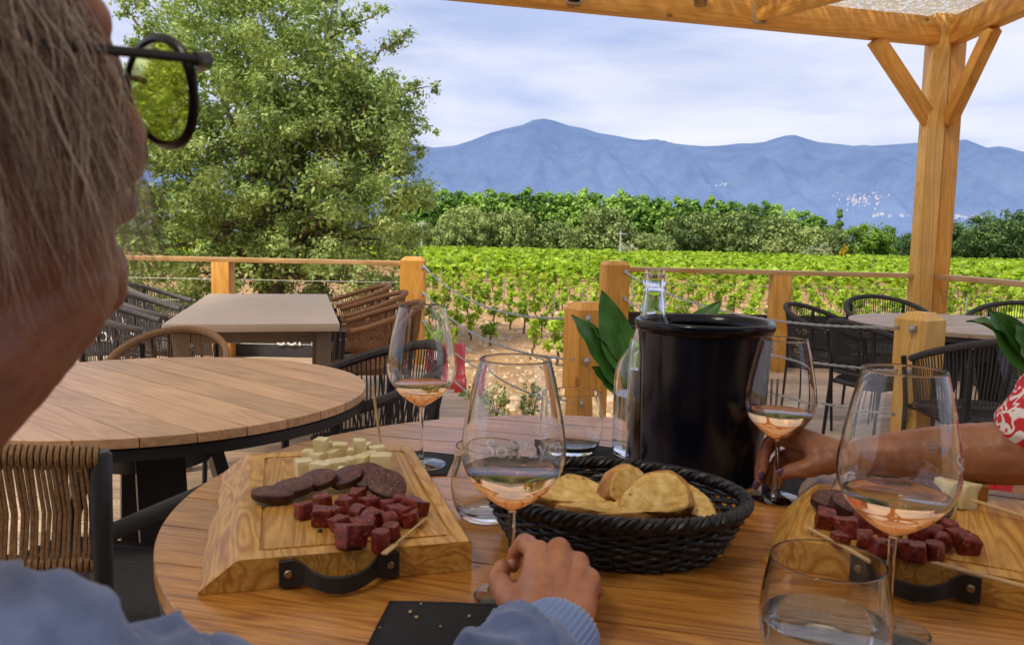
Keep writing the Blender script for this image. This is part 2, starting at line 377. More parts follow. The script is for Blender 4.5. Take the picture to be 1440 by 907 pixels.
# ---------------------------------------------------------------- hills
sky_px = [(-900,245),(-400,235),(0,228),(300,238),(480,226),(530,212),(556,199),(585,203),(610,208),(640,205),(665,197),(690,187),(712,181),(735,176),(750,169),(765,167),(780,170),(800,177),(822,181),(840,187),(865,191),(890,196),(915,198),(940,201),(965,204),(990,206),(1015,205),(1040,202),(1058,202),(1075,200),(1090,195),(1105,191),(1118,190),(1133,195),(1150,200),(1180,203),(1205,206),(1235,205),(1262,203),(1290,201),(1318,203),(1340,199),(1358,196),(1375,203),(1388,208),(1405,206),(1418,208),(1440,214),(1500,222),(1700,215),(2100,235),(2600,230)]
def skyline(px):
    for (a, ya), (b_, yb) in zip(sky_px[:-1], sky_px[1:]):
        if a <= px <= b_:
            return ya + (yb-ya)*(px-a)/(b_-a)
    return 240
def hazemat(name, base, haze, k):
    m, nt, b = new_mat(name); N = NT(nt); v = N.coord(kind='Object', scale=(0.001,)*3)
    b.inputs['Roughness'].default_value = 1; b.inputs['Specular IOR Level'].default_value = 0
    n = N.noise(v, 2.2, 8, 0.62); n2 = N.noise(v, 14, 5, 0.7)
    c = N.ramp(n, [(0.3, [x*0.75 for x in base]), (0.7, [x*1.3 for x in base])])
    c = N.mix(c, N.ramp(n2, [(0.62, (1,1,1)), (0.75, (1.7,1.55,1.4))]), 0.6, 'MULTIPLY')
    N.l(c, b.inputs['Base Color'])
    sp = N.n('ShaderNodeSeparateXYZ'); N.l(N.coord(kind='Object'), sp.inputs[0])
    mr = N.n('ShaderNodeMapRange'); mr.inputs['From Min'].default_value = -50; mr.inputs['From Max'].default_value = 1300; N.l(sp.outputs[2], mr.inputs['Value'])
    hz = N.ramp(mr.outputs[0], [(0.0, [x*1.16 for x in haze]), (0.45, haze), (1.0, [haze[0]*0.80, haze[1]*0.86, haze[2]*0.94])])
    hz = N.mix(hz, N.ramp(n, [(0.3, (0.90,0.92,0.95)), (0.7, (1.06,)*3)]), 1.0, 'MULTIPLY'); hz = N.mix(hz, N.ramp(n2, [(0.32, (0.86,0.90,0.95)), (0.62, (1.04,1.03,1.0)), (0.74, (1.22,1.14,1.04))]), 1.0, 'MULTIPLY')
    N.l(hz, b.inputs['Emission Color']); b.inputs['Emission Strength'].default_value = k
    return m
Y0 = 9000.0; V = []; Q = []; cols = []
pxs = list(np.arange(-860, 2560, 3.5)); rows = 84
for px in pxs:
    top = at(px, skyline(px), Y0)
    for j in range(rows):
        t = j/(rows-1)                                   # 0 ridge .. 1 foot
        y = Y0 - 4200*t; x = top.x*(1-0.42*t*0.9)
        h = max(top.z, 60)
        prof = (1-t)**1.25
        nz = mnoise.fractal(Vector((x*0.0011, y*0.00045, 1.3)), 0.9, 2.1, 6)
        rg = 1-abs(mnoise.noise(Vector((x*0.0014+3, y*0.00035, 7))))*2
        gl_ = abs(mnoise.noise(Vector((x*0.0042+nz*.8, y*0.0010, 4))))
        z = h*prof + (nz*230 + rg*150 - 70 + gl_*120)*sin(pi*min(1, t*1.15+0.0))*1.0
        if j < 3: z = min(z, h*prof)
        V.append((x, y, max(z, -20*(1-t)-8 if t < 1 else -40)))
# back side
for i in range(len(pxs)-1):
    for j in range(rows-1):
        a = i*rows+j; Q.append((a, a+1, a+rows+1, a+rows))
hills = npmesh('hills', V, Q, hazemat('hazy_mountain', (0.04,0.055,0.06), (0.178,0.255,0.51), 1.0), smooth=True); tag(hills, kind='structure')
# valley woodland belt far off
V = []; Q = []
for k in range(2600):
    d = rnd.uniform(900, 3600); x = rnd.uniform(-0.75, 0.85)*d; s = rnd.uniform(8, 26); z = -4-(d-140)*0.0006
    h = rnd.uniform(5, 13)
    b0 = len(V)
    n = 7
    for q in range(n): a = 2*pi*q/n; V.append((x+cos(a)*s, d+sin(a)*s, z))
    for q in range(n): a = 2*pi*q/n+.2; V.append((x+cos(a)*s*.6+rnd.uniform(-2,2), d+sin(a)*s*.6, z+h*rnd.uniform(.8,1.1)))
    for q in range(n): Q.append((b0+q, b0+(q+1)%n, b0+n+(q+1)%n, b0+n+q))
    V.append((x, d, z+h*1.1)); V.append((x, d, z+h*1.1))
    for q in range(n): Q.append((b0+n+q, b0+n+(q+1)%n, b0+2*n, b0+2*n+1))
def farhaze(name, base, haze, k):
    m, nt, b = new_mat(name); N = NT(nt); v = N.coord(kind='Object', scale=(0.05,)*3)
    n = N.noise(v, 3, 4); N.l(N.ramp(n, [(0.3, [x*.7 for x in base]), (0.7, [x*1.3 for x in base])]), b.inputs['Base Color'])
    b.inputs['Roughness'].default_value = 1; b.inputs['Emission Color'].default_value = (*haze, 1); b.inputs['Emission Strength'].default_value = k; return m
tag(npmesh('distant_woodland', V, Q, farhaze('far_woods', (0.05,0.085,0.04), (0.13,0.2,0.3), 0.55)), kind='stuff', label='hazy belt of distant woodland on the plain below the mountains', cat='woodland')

# ---------------------------------------------------------------- village houses on the mountain foot
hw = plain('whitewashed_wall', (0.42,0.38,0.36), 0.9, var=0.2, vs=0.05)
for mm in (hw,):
    bb = mm.node_tree.nodes['Principled BSDF']; bb.inputs['Emission Color'].default_value = (0.25,0.33,0.52,1); bb.inputs['Emission Strength'].default_value = 0.7  # distance haze put in as a faint bluish glow of the walls
rf_ = plain('tile_roof', (0.35,0.20,0.13), 0.9); bb = rf_.node_tree.nodes['Principled BSDF']; bb.inputs['Emission Color'].default_value = (0.30,0.33,0.5,1); bb.inputs['Emission Strength'].default_value = 0.7  # roofs get the haze as a painted glow too
from mathutils.bvhtree import BVHTree
hb = BVHTree.FromPolygons([v.co.copy() for v in hills.data.vertices], [tuple(p.vertices) for p in hills.data.polygons])
def house(px, y, w, label, group, cat='house'):
    d = ray(px, y).normalized(); hit = hb.ray_cast(CAMP, d)
    if hit[0] is None: return
    p = hit[0]
    r = empty('village_house', p, rnd.uniform(-.5, .5), label, cat, group)
    h = w*rnd.uniform(.5, .9); dd = w*.8
    MB().box((0,0,h/2-2), (w, dd, h+4)).build('wall', hw, r, False)
    MB().add([(-w*.55,-dd*.55,h),(w*.55,-dd*.55,h),(w*.55,dd*.55,h),(-w*.55,dd*.55,h),(-w*.55,0,h*1.25),(w*.55,0,h*1.25)], [(0,1,5,4),(2,3,4,5),(0,4,3),(1,2,5),(0,3,2,1)]).build('roof', rf_, r, False)
for k in range(75):
    a = rnd.gauss(0, 1); c_ = rnd.gauss(0, 1)
    px = 1203 + 16*a; y = 284 + 4.5*c_ + 0.10*(px-1203)
    if rnd.random() < .25: px += 20; y -= 6
    house(px, y, rnd.uniform(6, 13), 'tiny white house of the village clustered low on the blue mountainside', 'white houses of the village on the mountainside')
for k in range(26):
    px = rnd.choice([rnd.uniform(1225, 1282), rnd.uniform(1330, 1385)]); y = 304 + 0.02*(px-1225) + rnd.uniform(-2.5, 1.5)
    house(px, y, rnd.uniform(10, 22), 'tiny white house strung out along the plain at the mountain foot', 'white houses along the plain at the mountain foot')
for k in range(7):
    px = 1010+rnd.uniform(-14, 14); y = 262 + rnd.uniform(-3, 3)
    house(px, y, rnd.uniform(8, 13), 'tiny pale house alone on the mountainside above the tree row', 'scattered pale houses on the mountainside')

# ---------------------------------------------------------------- foliage
def leaves(centres, rad, per, size, flat=0.55, up=0.35, aspect=0.5, shell=0.6, coh=0.6, jit=0.6):
    """leaf quads in clusters; returns V, Q arrays"""
    centres = np.asarray(centres, float); n = len(centres)*per
    c = np.repeat(centres, per, axis=0); R = np.repeat(np.asarray(rad, float), per) if np.ndim(rad) else np.full(n, rad)
    d = nr.normal(size=(n, 3)); d /= np.linalg.norm(d, axis=1)[:, None]
    rr = R*(shell + (1-shell)*nr.random(n))*nr.random(n)**0.22
    p = c + d*rr[:, None]*np.array([1, 1, flat])
    nrm = d*coh + nr.normal(size=(n, 3))*jit + np.array([0, 0, up]); nrm /= np.linalg.norm(nrm, axis=1)[:, None]
    t = np.cross(nrm, nr.normal(size=(n, 3))); t /= np.linalg.norm(t, axis=1)[:, None]; b = np.cross(nrm, t)
    s = size*nr.uniform(0.6, 1.3, n)[:, None]
    V = np.stack([p-t*s, p-b*s*aspect+t*s*0.1, p+t*s, p+b*s*aspect+t*s*0.1], axis=1).reshape(-1, 3)
    Q = np.arange(n*4).reshape(-1, 4)
    return V, Q
def limb(mb, a, b, r0, r1, seg=5, wob=0.12):
    a = Vector(a); b = Vector(b); L = (b-a).length; pts = []; rs = []
    for i in range(seg+1):
        t = i/seg; p = a.lerp(b, t); w = wob*L*sin(pi*t)
        p = p + Vector((rnd.uniform(-1,1), rnd.uniform(-1,1), rnd.uniform(-.6,.6)))*w*0.5
        pts.append(p); rs.append(r0+(r1-r0)*t)
    mb.tube(pts, rs, 7); return pts

# the big oak left of the terrace
oakleaf = leafmat('oak_leaf', (0.055,0.10,0.022), (0.20,0.30,0.072), (0.47,0.57,0.20), 0.28, 0.5, big=1.1)
TX, TY = -5.9, 20.0; tz = gz(TX, TY)
oak = empty('oak_tree', (TX, TY, tz), 0, 'large spreading evergreen oak filling the left side beyond the rail', 'tree')
mb = MB(); cl_ = []; rads = []
mb.tube([(0,0,-.3),(0.05,0,.6),(-.1,.1,1.5),(0.1,0,2.6)], [.42,.32,.28,.24], 10)
ells = [((-0.3,0,4.2),(3.6,3.2,3.9),360), ((1.6,-.4,3.2),(2.35,2.4,2.9),200), ((-2.6,0,3.2),(2.9,2.6,3.2),170), ((0.9,-.2,6.6),(1.7,1.8,1.9),85), ((-1.6,0,7.2),(1.9,1.8,1.7),80), ((2.0,0,5.2),(1.6,1.5,1.2),60)]
tips = []
for (c0, r0, n0) in ells:
    for k in range(n0):
        d = Vector((rnd.gauss(0,1), rnd.gauss(0,1), rnd.gauss(0,1))).normalized(); q = rnd.random()**0.33
        if rnd.random() < .6: q = max(q, .8)
        p = Vector(c0)+Vector((d.x*r0[0]*q, d.y*r0[1]*q, d.z*r0[2]*q))
        if p.z < 0.35: p.z = rnd.uniform(.3, .9)
        if mnoise.noise(Vector((p.x*.75, p.y*.75+5, p.z*.75))) < -0.20: continue
        cl_.append(p); rads.append(rnd.uniform(.26, .62))
nb_ = len(cl_)
# stray boughs poking out of the outline
for (ax, az, bx, bz) in [(1.4,5.2,3.75,6.05),(1.4,5.0,3.9,5.1),(1.6,4.2,3.7,4.6),(1.8,3.4,3.6,3.4),(0.9,6.8,2.6,7.6),(.3,7.4,.9,8.6),(-1.5,7.5,-1.9,8.9),(-2.6,6.5,-3.7,8.0),(1.6,6.0,3.2,7.1),(1.6,2.4,3.5,2.2),(1.2,1.4,3.3,1.2)]:
    P = limb(mb, (ax,0,az), (bx,rnd.uniform(-.5,.5),bz), .05, .012, 6, .08)
    for i, p in enumerate(P[2:]):
        for q in range(3): cl_.append(p+Vector((rnd.uniform(-.3,.3), rnd.uniform(-.2,.2), rnd.uniform(-.2,.25)))); rads.append(rnd.uniform(.14,.36))
for k in range(70):
    p = cl_[rnd.randrange(nb_)]
    limb(mb, (rnd.uniform(-.15,.15), rnd.uniform(-.15,.15), rnd.uniform(1.2,2.8)), p, rnd.uniform(.06,.13), .015, 7, .1)
mb.build('trunk', M_['bark'], oak)
V, Q = leaves(cl_[:nb_], rads[:nb_], 215, 0.047, 0.75, 0.5, 0.5, .35, 1.0, .5)
Vb, Qb = leaves(cl_[nb_:], rads[nb_:], 70, 0.047, 0.8, 0.5, 0.5, .0)
Q = np.vstack([Q, Qb+len(V)]); V = np.vstack([V, Vb])
V2, Q2 = leaves([Vector(c0)+Vector((rnd.uniform(-1,1)*r0[0]*.7, rnd.uniform(-1,1)*r0[1]*.7, rnd.uniform(-1,1)*r0[2]*.7)) for (c0,r0,n0) in ells for k in range(n0//2)], .6, 50, 0.08)
npmesh('crown', np.vstack([V, V2]), np.vstack([Q, Q2+len(V)]), oakleaf, oak)

# generic tree protos
def tree_proto(name, h, w, lm, trunk_h=0.15, n=60, per=26, leaf=0.35, shape='round', spread=1.0):
    r = empty(name)
    mb = MB(); mb.tube([(0,0,-.5),(0,0,h*.3),(.1,0,h*.8)], [w*.05, w*.04, w*.01], 6); cc = []; rr = []
    for k in range(n):
        d = Vector((rnd.gauss(0,1), rnd.gauss(0,1), rnd.gauss(0,1))).normalized(); q = rnd.random()**.4
        z0 = h*(trunk_h+1)/2; rz = h*(1-trunk_h)/2
        p = Vector((d.x*w/2*q*.85, d.y*w/2*q*.85, z0+d.z*rz*q*.92))
        if shape == 'cone': f = 1-(p.z/h)*.85; p.x *= f; p.y *= f
        cc.append(p); rr.append(w*rnd.uniform(.08,.20))
        if k % 6 == 0: mb.tube([(0,0,h*.25), p], [w*.02, w*.006], 5)
    mb.build('trunk', M_['bark'], r)
    V, Q = leaves(cc, rr, per, leaf, .85, .5, .65, .8, 1.5, .38)
    npmesh('crown', V, Q, lm, r)
    return r
rowleaf = leafmat('row_leaf', (0.06,0.13,0.02), (0.20,0.37,0.055), (0.42,0.60,0.13), .3, .6, .35)
olive = leafmat('olive_bush_leaf', (0.09,0.135,0.035), (0.26,0.34,0.10), (0.46,0.52,0.18), .25, .6, .3)
darkl = leafmat('dark_leaf', (0.025,0.06,0.016), (0.08,0.16,0.04), (0.19,0.30,0.08), .2, .6, .3)
limel = leafmat('lime_leaf', (0.08,0.16,0.02), (0.2,0.34,0.04), (0.32,0.48,0.08), .35, .6, .5)
def usedict(protos):
    used = {}
    def place(k, loc, rz, s, label, cat='tree', group=None):
        p = protos[k]
        if k not in used: used[k] = 1; o = p
        else: o = copy_tree(p)
        o.location = loc; o.rotation_euler = (0,0,rz); o.scale = s if isinstance(s, tuple) else (s,s,s)
        for key in ('label','category','group'):
            if key in o: del o[key]
        tag(o, label, cat, group); return o
    return place
rowp = [tree_proto('plane_tree', 10, 6, rowleaf, .08, 90, 40, .30) for _ in range(3)]
plc = usedict(rowp)
def topz(px, y, Y): return at(px, y, Y)
prof = [(560,272),(600,268),(640,265),(700,268),(740,266),(800,266),(850,268),(900,271),(950,275),(1000,278),(1040,280),(1080,284),(1110,290),(1140,297),(1165,308)]
def ipol(P, x):
    for (a, ya), (b_, yb) in zip(P[:-1], P[1:]):
        if a <= x <= b_: return ya+(yb-ya)*(x-a)/(b_-a)
    return P[-1][1]
px = 560; k = 0
while px < 1165:
    Y = 158+rnd.uniform(-2, 2) - (px-560)*0.02
    t = topz(px, ipol(prof, px)+rnd.uniform(-2, 3), Y); g = gz(t.x, 139)
    h = t.z-g+.4
    plc(k % 3, (t.x, t.y, g), rnd.uniform(0, 6), (h/10*rnd.uniform(.9,1.1), h/10, h/10), 'tall green tree in the clipped row behind the vineyard', 'tree', 'trees in the tall row behind the vineyard')
    px += 21+rnd.uniform(-3, 3); k += 1
bp = [tree_proto('olive_green_bush', 6, 8, olive, .0, 80, 60, .22) for _ in range(3)]
plc = usedict(bp)
for i, (px, y, w) in enumerate([(585,312,50),(655,292,72),(690,300,50),(722,293,62),(780,312,60),(850,292,74),(812,318,46),(905,330,50),(965,303,72),(1000,298,66),(1050,300,84),(1095,306,70),(1135,318,60),(1020,322,60),(930,335,44),(620,318,40),(745,325,34),(885,322,34),(1170,322,50),(560,318,60),(1075,330,60),(520,322,60),(480,325,60)]):
    Y = 138+rnd.uniform(-3,4); t = topz(px, y, Y); g = gz(t.x, 135); h = t.z-g+.3; ww = w/F*Y
    plc(i % 3, (t.x, t.y, g), rnd.uniform(0, 6), (ww/8*1.15, ww/8*1.1, h/6), 'rounded olive green bush standing along the far edge of the vineyard', 'bush', 'olive green bushes along the far vineyard edge')
lp = [tree_proto('lime_green_tree', 6, 7, limel, .0, 70, 50, .22)]
plc = usedict(lp)
for (px, y, w, lb) in [(1215,310,56,'bright lime green tree left of the two beside the pergola post'),(1246,312,46,'bright lime green tree right of its pair, nearest the pergola post'),(1170,335,40,'low bright green bush left of the lime green pair of trees')]:
    Y = 140; t = topz(px, y, Y); g = gz(t.x, 135); plc(0, (t.x, t.y, g), rnd.uniform(0,6), (w/F*Y/7*1.1, w/F*Y/7, (t.z-g)/6), lb)
dp = [tree_proto('dark_tree', 8, 8, darkl, .0, 110, 55, .2) for _ in range(2)]
plc = usedict(dp)
for i, (px, y, w, lb) in enumerate([(1340,308,60,'dark green tree just right of the pergola post'),(1385,300,66,'dark green tree in the middle of the clump at the right edge'),(1425,292,70,'tallest dark green tree at the right edge of the photo'),(1470,300,80,'dark green tree rightmost of the clump beyond the vineyard'),(1360,322,50,'low dark bush in front of the clump right of the pergola post'),(1410,318,56,'low dark bush in front of the tallest tree on the right'),(1282,325,40,'small dark tree partly hidden behind the pergola post')]):
    Y = 120+i*1.5; t = topz(px, y, Y); g = gz(t.x, 120); plc(i % 2, (t.x, t.y, g), rnd.uniform(0,6), (w/F*Y/8*1.15, w/F*Y/8, (t.z-g)/8), lb)
cp = tree_proto('cypress_tree', 9, 3, darkl, .02, 70, 40, .2, 'cone')
t = topz(1182, 289, 150); g = gz(t.x, 139); cp.location = (t.x, t.y, g); s_ = (t.z-g)/9; cp.scale = (s_*1.0, s_, s_); tag(cp, 'single dark pointed conifer rising behind the right end of the tree row', 'tree')
yb = tree_proto('flowering_shrub', 3, 3.4, leafmat('broom_leaf', (0.25,0.2,0.01), (0.6,0.45,0.03), (0.8,0.6,0.05), .3, .6), 0, 40, 30, .16)
t = topz(1187, 343, 118); yb.location = (t.x, t.y, gz(t.x, 118)); yb.scale = (.45,.45,(t.z-gz(t.x,118))/3); tag(yb, 'small yellow flowering shrub at the far edge of the vines', 'shrub')
gs = leafmat('silver_leaf', (0.18,0.22,0.10), (0.34,0.38,0.2), (0.5,0.52,0.32), .3, .6)
for px, y, lb in [(1160,341,'pale grey green shrub just left of the yellow flowering one'),(1140,344,'pale grey green shrub farther left of the yellow flowering one'),(883,338,'pale grey green shrub beside the right utility pole')]:
    sh = tree_proto('pale_shrub', 3, 3.4, gs, 0, 30, 30, .18); t = topz(px, y, 116); g = gz(t.x, 116); sh.location = (t.x, t.y, g); sh.scale = (.9,.9,(t.z-g)/3); tag(sh, lb, 'shrub')
# utility poles
conc = plain('concrete_pole', (0.5,0.48,0.45), 0.9)
polep = []
for px, y, lb in [(593,311,'thin grey utility pole left of the vineyard bushes'),(873,325,'thin grey utility pole in front of the middle bushes')]:
    t = topz(px, y, 112); g = gz(t.x, 112); r = empty('utility_pole', (t.x, t.y, g), 0, lb, 'pole'); h = t.z-g
    MB().tube([(0,0,-.5),(0,0,h)], [.13,.09], 8).build('shaft', conc, r); MB().box((0,0,h-.35), (1.6,.1,.1)).build('crossarm', conc, r, False)
    polep.append(Vector((t.x, t.y, t.z-.3)))
for dz in (0, .5):
    a = polep[0]+Vector((-30,3,.2)); L = [a, polep[0], polep[1], polep[1]+Vector((34,2,-.4))]
    mb = MB()
    for p, q in zip(L[:-1], L[1:]):
        mb.tube([p.lerp(q, i/10)-Vector((0,0,dz+.6*sin(pi*i/10))) for i in range(11)], .018, 4)
    tag(mb.build('power_line', M_['blackmetal']), 'thin overhead wire strung between the two utility poles' + (' above its twin' if dz == 0 else ' below its twin'), 'wire')

# ---------------------------------------------------------------- vines
vleaf = leafmat('vine_leaf', (0.11,0.20,0.015), (0.33,0.49,0.03), (0.58,0.72,0.09), .42, .5, .9)
def vine_geo(n_sh=9, per=16, leaf=.07, h=.95):
    cc = []; rr = []
    for k in range(n_sh):
        a = rnd.uniform(0, 6.28); q = rnd.uniform(0, .24)
        z = rnd.uniform(.42, h); cc.append((cos(a)*q*1.1, sin(a)*q, z)); rr.append(rnd.uniform(.10,.17))
    return leaves(cc, rr, per, leaf, 1.0, .4, .8)
vps = []
for k in range(6):
    r = empty('grapevine'); mb = MB()
    P = limb(mb, (0,0,-.05), (rnd.uniform(-.08,.08), rnd.uniform(-.08,.08), .42), .035, .028, 5, .2)
    for q in range(4): limb(mb, P[-1], (rnd.uniform(-.22,.22), rnd.uniform(-.2,.2), rnd.uniform(.6,.85)), .02, .006, 4, .15)
    mb.build('trunk', M_['vinewood'], r)
    V, Q = vine_geo(12, 17, .062, rnd.uniform(.85, 1.05)); npmesh('foliage', V, Q, vleaf, r); vps.append(r)
pos = []
ang = radians(116); du = Vector((cos(ang), sin(ang), 0)); dv = Vector((-sin(ang), cos(ang), 0))
for i in range(-90, 100):
    for j in range(-60, 190):
        p = du*(j*1.12) + dv*(i*2.15) + Vector((0, 15, 0)) + Vector((rnd.uniform(-.1,.1), rnd.uniform(-.1,.1), 0))
        d = p.y
        if d < 17.6 or d > 128: continue
        px = 720+F*p.x/d
        if px < (240 if d > 34 else 590) or px > 1560: continue
        if d < 34 and px > 900 and d < 15: continue
        if d < 24 and px < 560+ (24-d)*6: continue
        if d < 22 and px < 800 and rnd.random() < .18: continue
        if 240 < px < 590 and d < 60: continue
        pos.append(p)
vis = sorted([p for p in pos if 590 < 720+F*p.x/p.y < 1440], key=lambda p: p.y)
near = set(id(p) for p in vis[:300])
plc = usedict(vps); n_ = 0
for p in pos:
    if id(p) in near:
        s = rnd.uniform(.8, 1.02)
        plc(n_ % 6, (p.x, p.y, gz(p.x, p.y)), rnd.uniform(0, 6.28), (s*1.0, s*1.0, s*rnd.uniform(.8, 1.05)), 'leafy young grapevine in the near rows beyond the terrace', 'grapevine', 'grapevines in the near rows'); n_ += 1
VV = []; QQ = []; off = 0
var = [vine_geo(8, 8, .12, 1.05) for _ in range(8)]; var2 = [vine_geo(6, 4, .17, 1.1) for _ in range(8)]
for p in pos:
    if id(p) in near: continue
    v, q = (var if p.y < 60 else var2)[rnd.randrange(8)]
    a = rnd.uniform(0, 6.28); R = np.array([[cos(a),-sin(a),0],[sin(a),cos(a),0],[0,0,1]])
    kk_ = 1.45 if p.y < 40 else 1.8
    vv = (v*np.array([kk_,kk_,rnd.uniform(1.0,1.3)]))@R.T + np.array([p.x, p.y, gz(p.x, p.y)]); VV.append(vv); QQ.append(q+off); off += len(v)
print('vines', len(pos), 'near', n_, 'far verts', off)
tag(npmesh('vineyard_rows', np.vstack(VV), np.vstack(QQ), vleaf), 'bright green mass of vine rows stretching to the far trees', 'vineyard', kind='stuff')
# vine stakes
stk = []
for k in range(34):
    p = rnd.choice(vis[:900])
    if all((p-q).length > 1.2 for q in stk): stk.append(p)
for p in stk[:30]:
    o = MB().tube([(0,0,-.1),(0.02,0,1.25)], .022, 6).build('vine_stake', M_['galv'], loc=(p.x+.3, p.y, gz(p.x, p.y)))
    tag(o, 'thin metal stake standing among the vines', 'stake', 'metal stakes among the vines')
# small shrubs at the terrace foot
for i, (px, y, Y, lb) in enumerate([(692,572,9.0,'small dry bushy plant seen through the front wine glass'),(757,560,9.4,'small dark leafy shrub on the soil left of the near newel post'),(655,575,9.2,'low grey green tuft beside the terrace edge')]):
    sh = tree_proto('small_shrub', .55, .5, olive if i != 1 else darkl, 0, 22, 22, .022); p = at(px, y, Y); sh.location = (p.x, Y, gz(p.x, Y)-.02); tag(sh, lb, 'shrub')
# dark log on the soil
p = at(640, 556, 11.0)
mb = MB()
for k in range(5): mb.tube([(rnd.uniform(-.3,0),rnd.uniform(-.15,.15),.06+k*.02),(rnd.uniform(0.05,.35),rnd.uniform(-.15,.15),.05+.02*k)], [.07,.05], 7)
tag(mb.build('log_pile', M_['bark'], loc=(p.x, p.y, gz(p.x, p.y)-.03)), 'small heap of dark cut branches lying on the bare soil', 'log pile')
# ---------------------------------------------------------------- deck
YF = 7.72
def gapx(y, side):      # corridor cut out of the deck between the rope lines
    if y < 3.9: return None
    t = (y-3.9)/(7.6-3.9)
    return (0.36+(-0.93-0.36)*t) if side < 0 else (1.93+(0.95-1.93)*t)
def beam_prism(mb, x0, x1, y0, y1, z0, z1): mb.box(((x0+x1)/2,(y0+y1)/2,(z0+z1)/2), (x1-x0,y1-y0,z1-z0))
mb = MB(); y = -3.0; pw = 0.138; k = 0
while y < YF:
    y1 = min(y+pw, YF); spans = [(-9.0, 4.0)]
    ym = (y+y1)/2
    if ym > 3.9: spans = [(-9.0, gapx(ym,-1)), (gapx(ym,1), 4.0)]
    for (a, b_) in spans:
        cuts = [a]; x = a + ((k*1.37) % 2.4) + 0.6
        while x < b_-0.5: cuts.append(x); x += 2.4
        cuts.append(b_)
        for p, q in zip(cuts[:-1], cuts[1:]):
            mb.box(((p+q)/2, (y+y1-0.006)/2, -0.014), (q-p-0.003, y1-y-0.006, 0.028))
    y = y1; k += 1
dk = mb.build('deck', M_['deck'], None, False); tag(dk, kind='structure')
mb = MB()
for x in np.arange(-8.9, 4.0, 0.6):
    ye = 3.9 if (-0.95 < x < 1.95) else YF-.02
    mb.box((x, (-3+ye)/2, -0.13), (0.06, ye+3, 0.19))
mb.box((-4.97, YF-.02, -0.14), (8.05, 0.04, 0.2)); mb.box((2.49, YF-.02, -0.14), (3.0, 0.04, 0.2))
tag(mb.build('deck_joists', plain('joist_wood', (0.09,0.06,0.04), 0.8), None, False), kind='structure')
# scattered dark screws on the deck boards
mb = MB()
for i, yy in enumerate(np.arange(0.5, 3.9, pw)):
    for x in np.arange(-2.9, 3.0, 0.6):
        for dy in (.03, .1): mb.lathe([(0.0045,0.0006),(0,0.0008)], 6, c=(x, -3.0+pw*round((yy+3)/pw)+dy, 0.0))
dn = mb.build('deck_screws', M_['blackmetal'], None, False); tag(dn, kind='structure')

# ---------------------------------------------------------------- railings
def cable(mb, a, b, sag=0.0, r=0.0026, n=16, tw=False):
    a = Vector(a); b = Vector(b)
    mb.tube([a.lerp(b, i/n)-Vector((0,0,sag*4*(i/n)*(1-i/n))) for i in range(n+1)], r, 6)
def railing(name, label, a, b, posts, ztop, group=None, cabs=(.77,.55,.33,.14)):
    r = empty(name, (0,0,0), 0, label, 'railing', group); a = Vector(a); b = Vector(b)
    d = (b-a).normalized(); nrm = Vector((-d.y, d.x, 0))
    o = MB().box(((b-a).length/2, 0, 0), ((b-a).length, .15, .042), bev=.004).build('top_rail', M_['railtop'], r); o.location = (a.x, a.y, ztop-.021); o.rotation_euler = (0,0,atan2(d.y, d.x))
    for t in posts:
        p = a+d*t; o = MB().box((0,0,(ztop-.042)/2), (.095,.17,ztop-.043), bev=.004).build('post', M_['pinez'], r); o.location = (p.x, p.y, 0.001); o.rotation_euler = (0,0,atan2(d.y, d.x)+pi/2 if False else atan2(d.y, d.x)+.0); o.scale = (1.75,1,1)
    for z in cabs:
        mb = MB(); cable(mb, a+Vector((0,0,z)), b+Vector((0,0,z)), 0.006); mb.build('cable', M_['steel'], r)
    return r
railing('railing', 'orange timber railing with wire cables left of the rope opening', (-9.0,7.62,0), (-1.03,7.62,0), [0.8,3.0,6.31-.01], .94, cabs=(.74,.54,.34,.14))
railing('railing', 'orange timber railing with wire cables right of the rope opening, up to the pergola post', (1.04,7.6,0), (3.68,7.45,0), [1.42], .93, cabs=(.78,.58,.38,.18))
railing('railing', 'side railing running from the pergola post towards the viewer on the right', (3.84,7.3,0), (3.84,-2.5,0), [4.2,7.0], .93, cabs=(.78,.58,.38,.18))

def newel(name, loc, w, h, rz, mat, label, hooks=None):
    r = empty(name, loc, rz, label, 'post')
    c = .035; w2 = w/2
    mb = MB(); V = []
    for z, k in ((0,w2),(h-c,w2),(h,w2-c*1.0)): V += [(-k,-k,z),(k,-k,z),(k,k,z),(-k,k,z)]
    Fc = [(0,3,2,1)]
    for l in (0,4):
        for i in range(4): j = (i+1)%4; Fc.append((l+i,l+j,l+4+j,l+4+i))
    Fc.append((8,9,10,11)); mb.add(V, Fc)
    mb.build('shaft', mat, r, False)
    for z in (hooks or []):
        for sx, sy, zz in z if isinstance(z, list) else [z]:
            m2 = MB(); m2.box((sx, sy, zz), (.012 if abs(sx) > w2 else .03, .012 if abs(sy) > w2 else .03, .035)); m2.sphere((sx*1.14, sy*1.14, zz), .014, 6); m2.build('rope_hook', M_['steel'], r)
    return r
hk = [.95-.14*i for i in range(0)]
nA = newel('newel_post', (-.92,7.55,0), .215, .985, .0, M_['pinez'], 'tall orange chamfered post where the left railing ends', [[(.1,-.112,z)] for z in (.895,.655,.40,.17)])
nB = newel('newel_post', (.93,7.5,0), .215, .985, .22, M_['pinez'], 'tall orange chamfered post where the right railing begins', [[(.06,-.112,z)] for z in (.895,.655,.40,.17)])
nC = newel('newel_post', (.37,4.05,0), .165, .865, .42, M_['pinez'], 'short orange chamfered post behind the broad green plant leaves', [[(-.04,-.086,z)] for z in (.79,.585,.375,.165)])
nD = newel('newel_post', (1.93,3.85,0), .158, .865, .55, M_['pinepale'], 'short pale timber post in front of the right hand terrace table', [[(-.086,-.02,z)] for z in (.79,.585,.375,.165)])
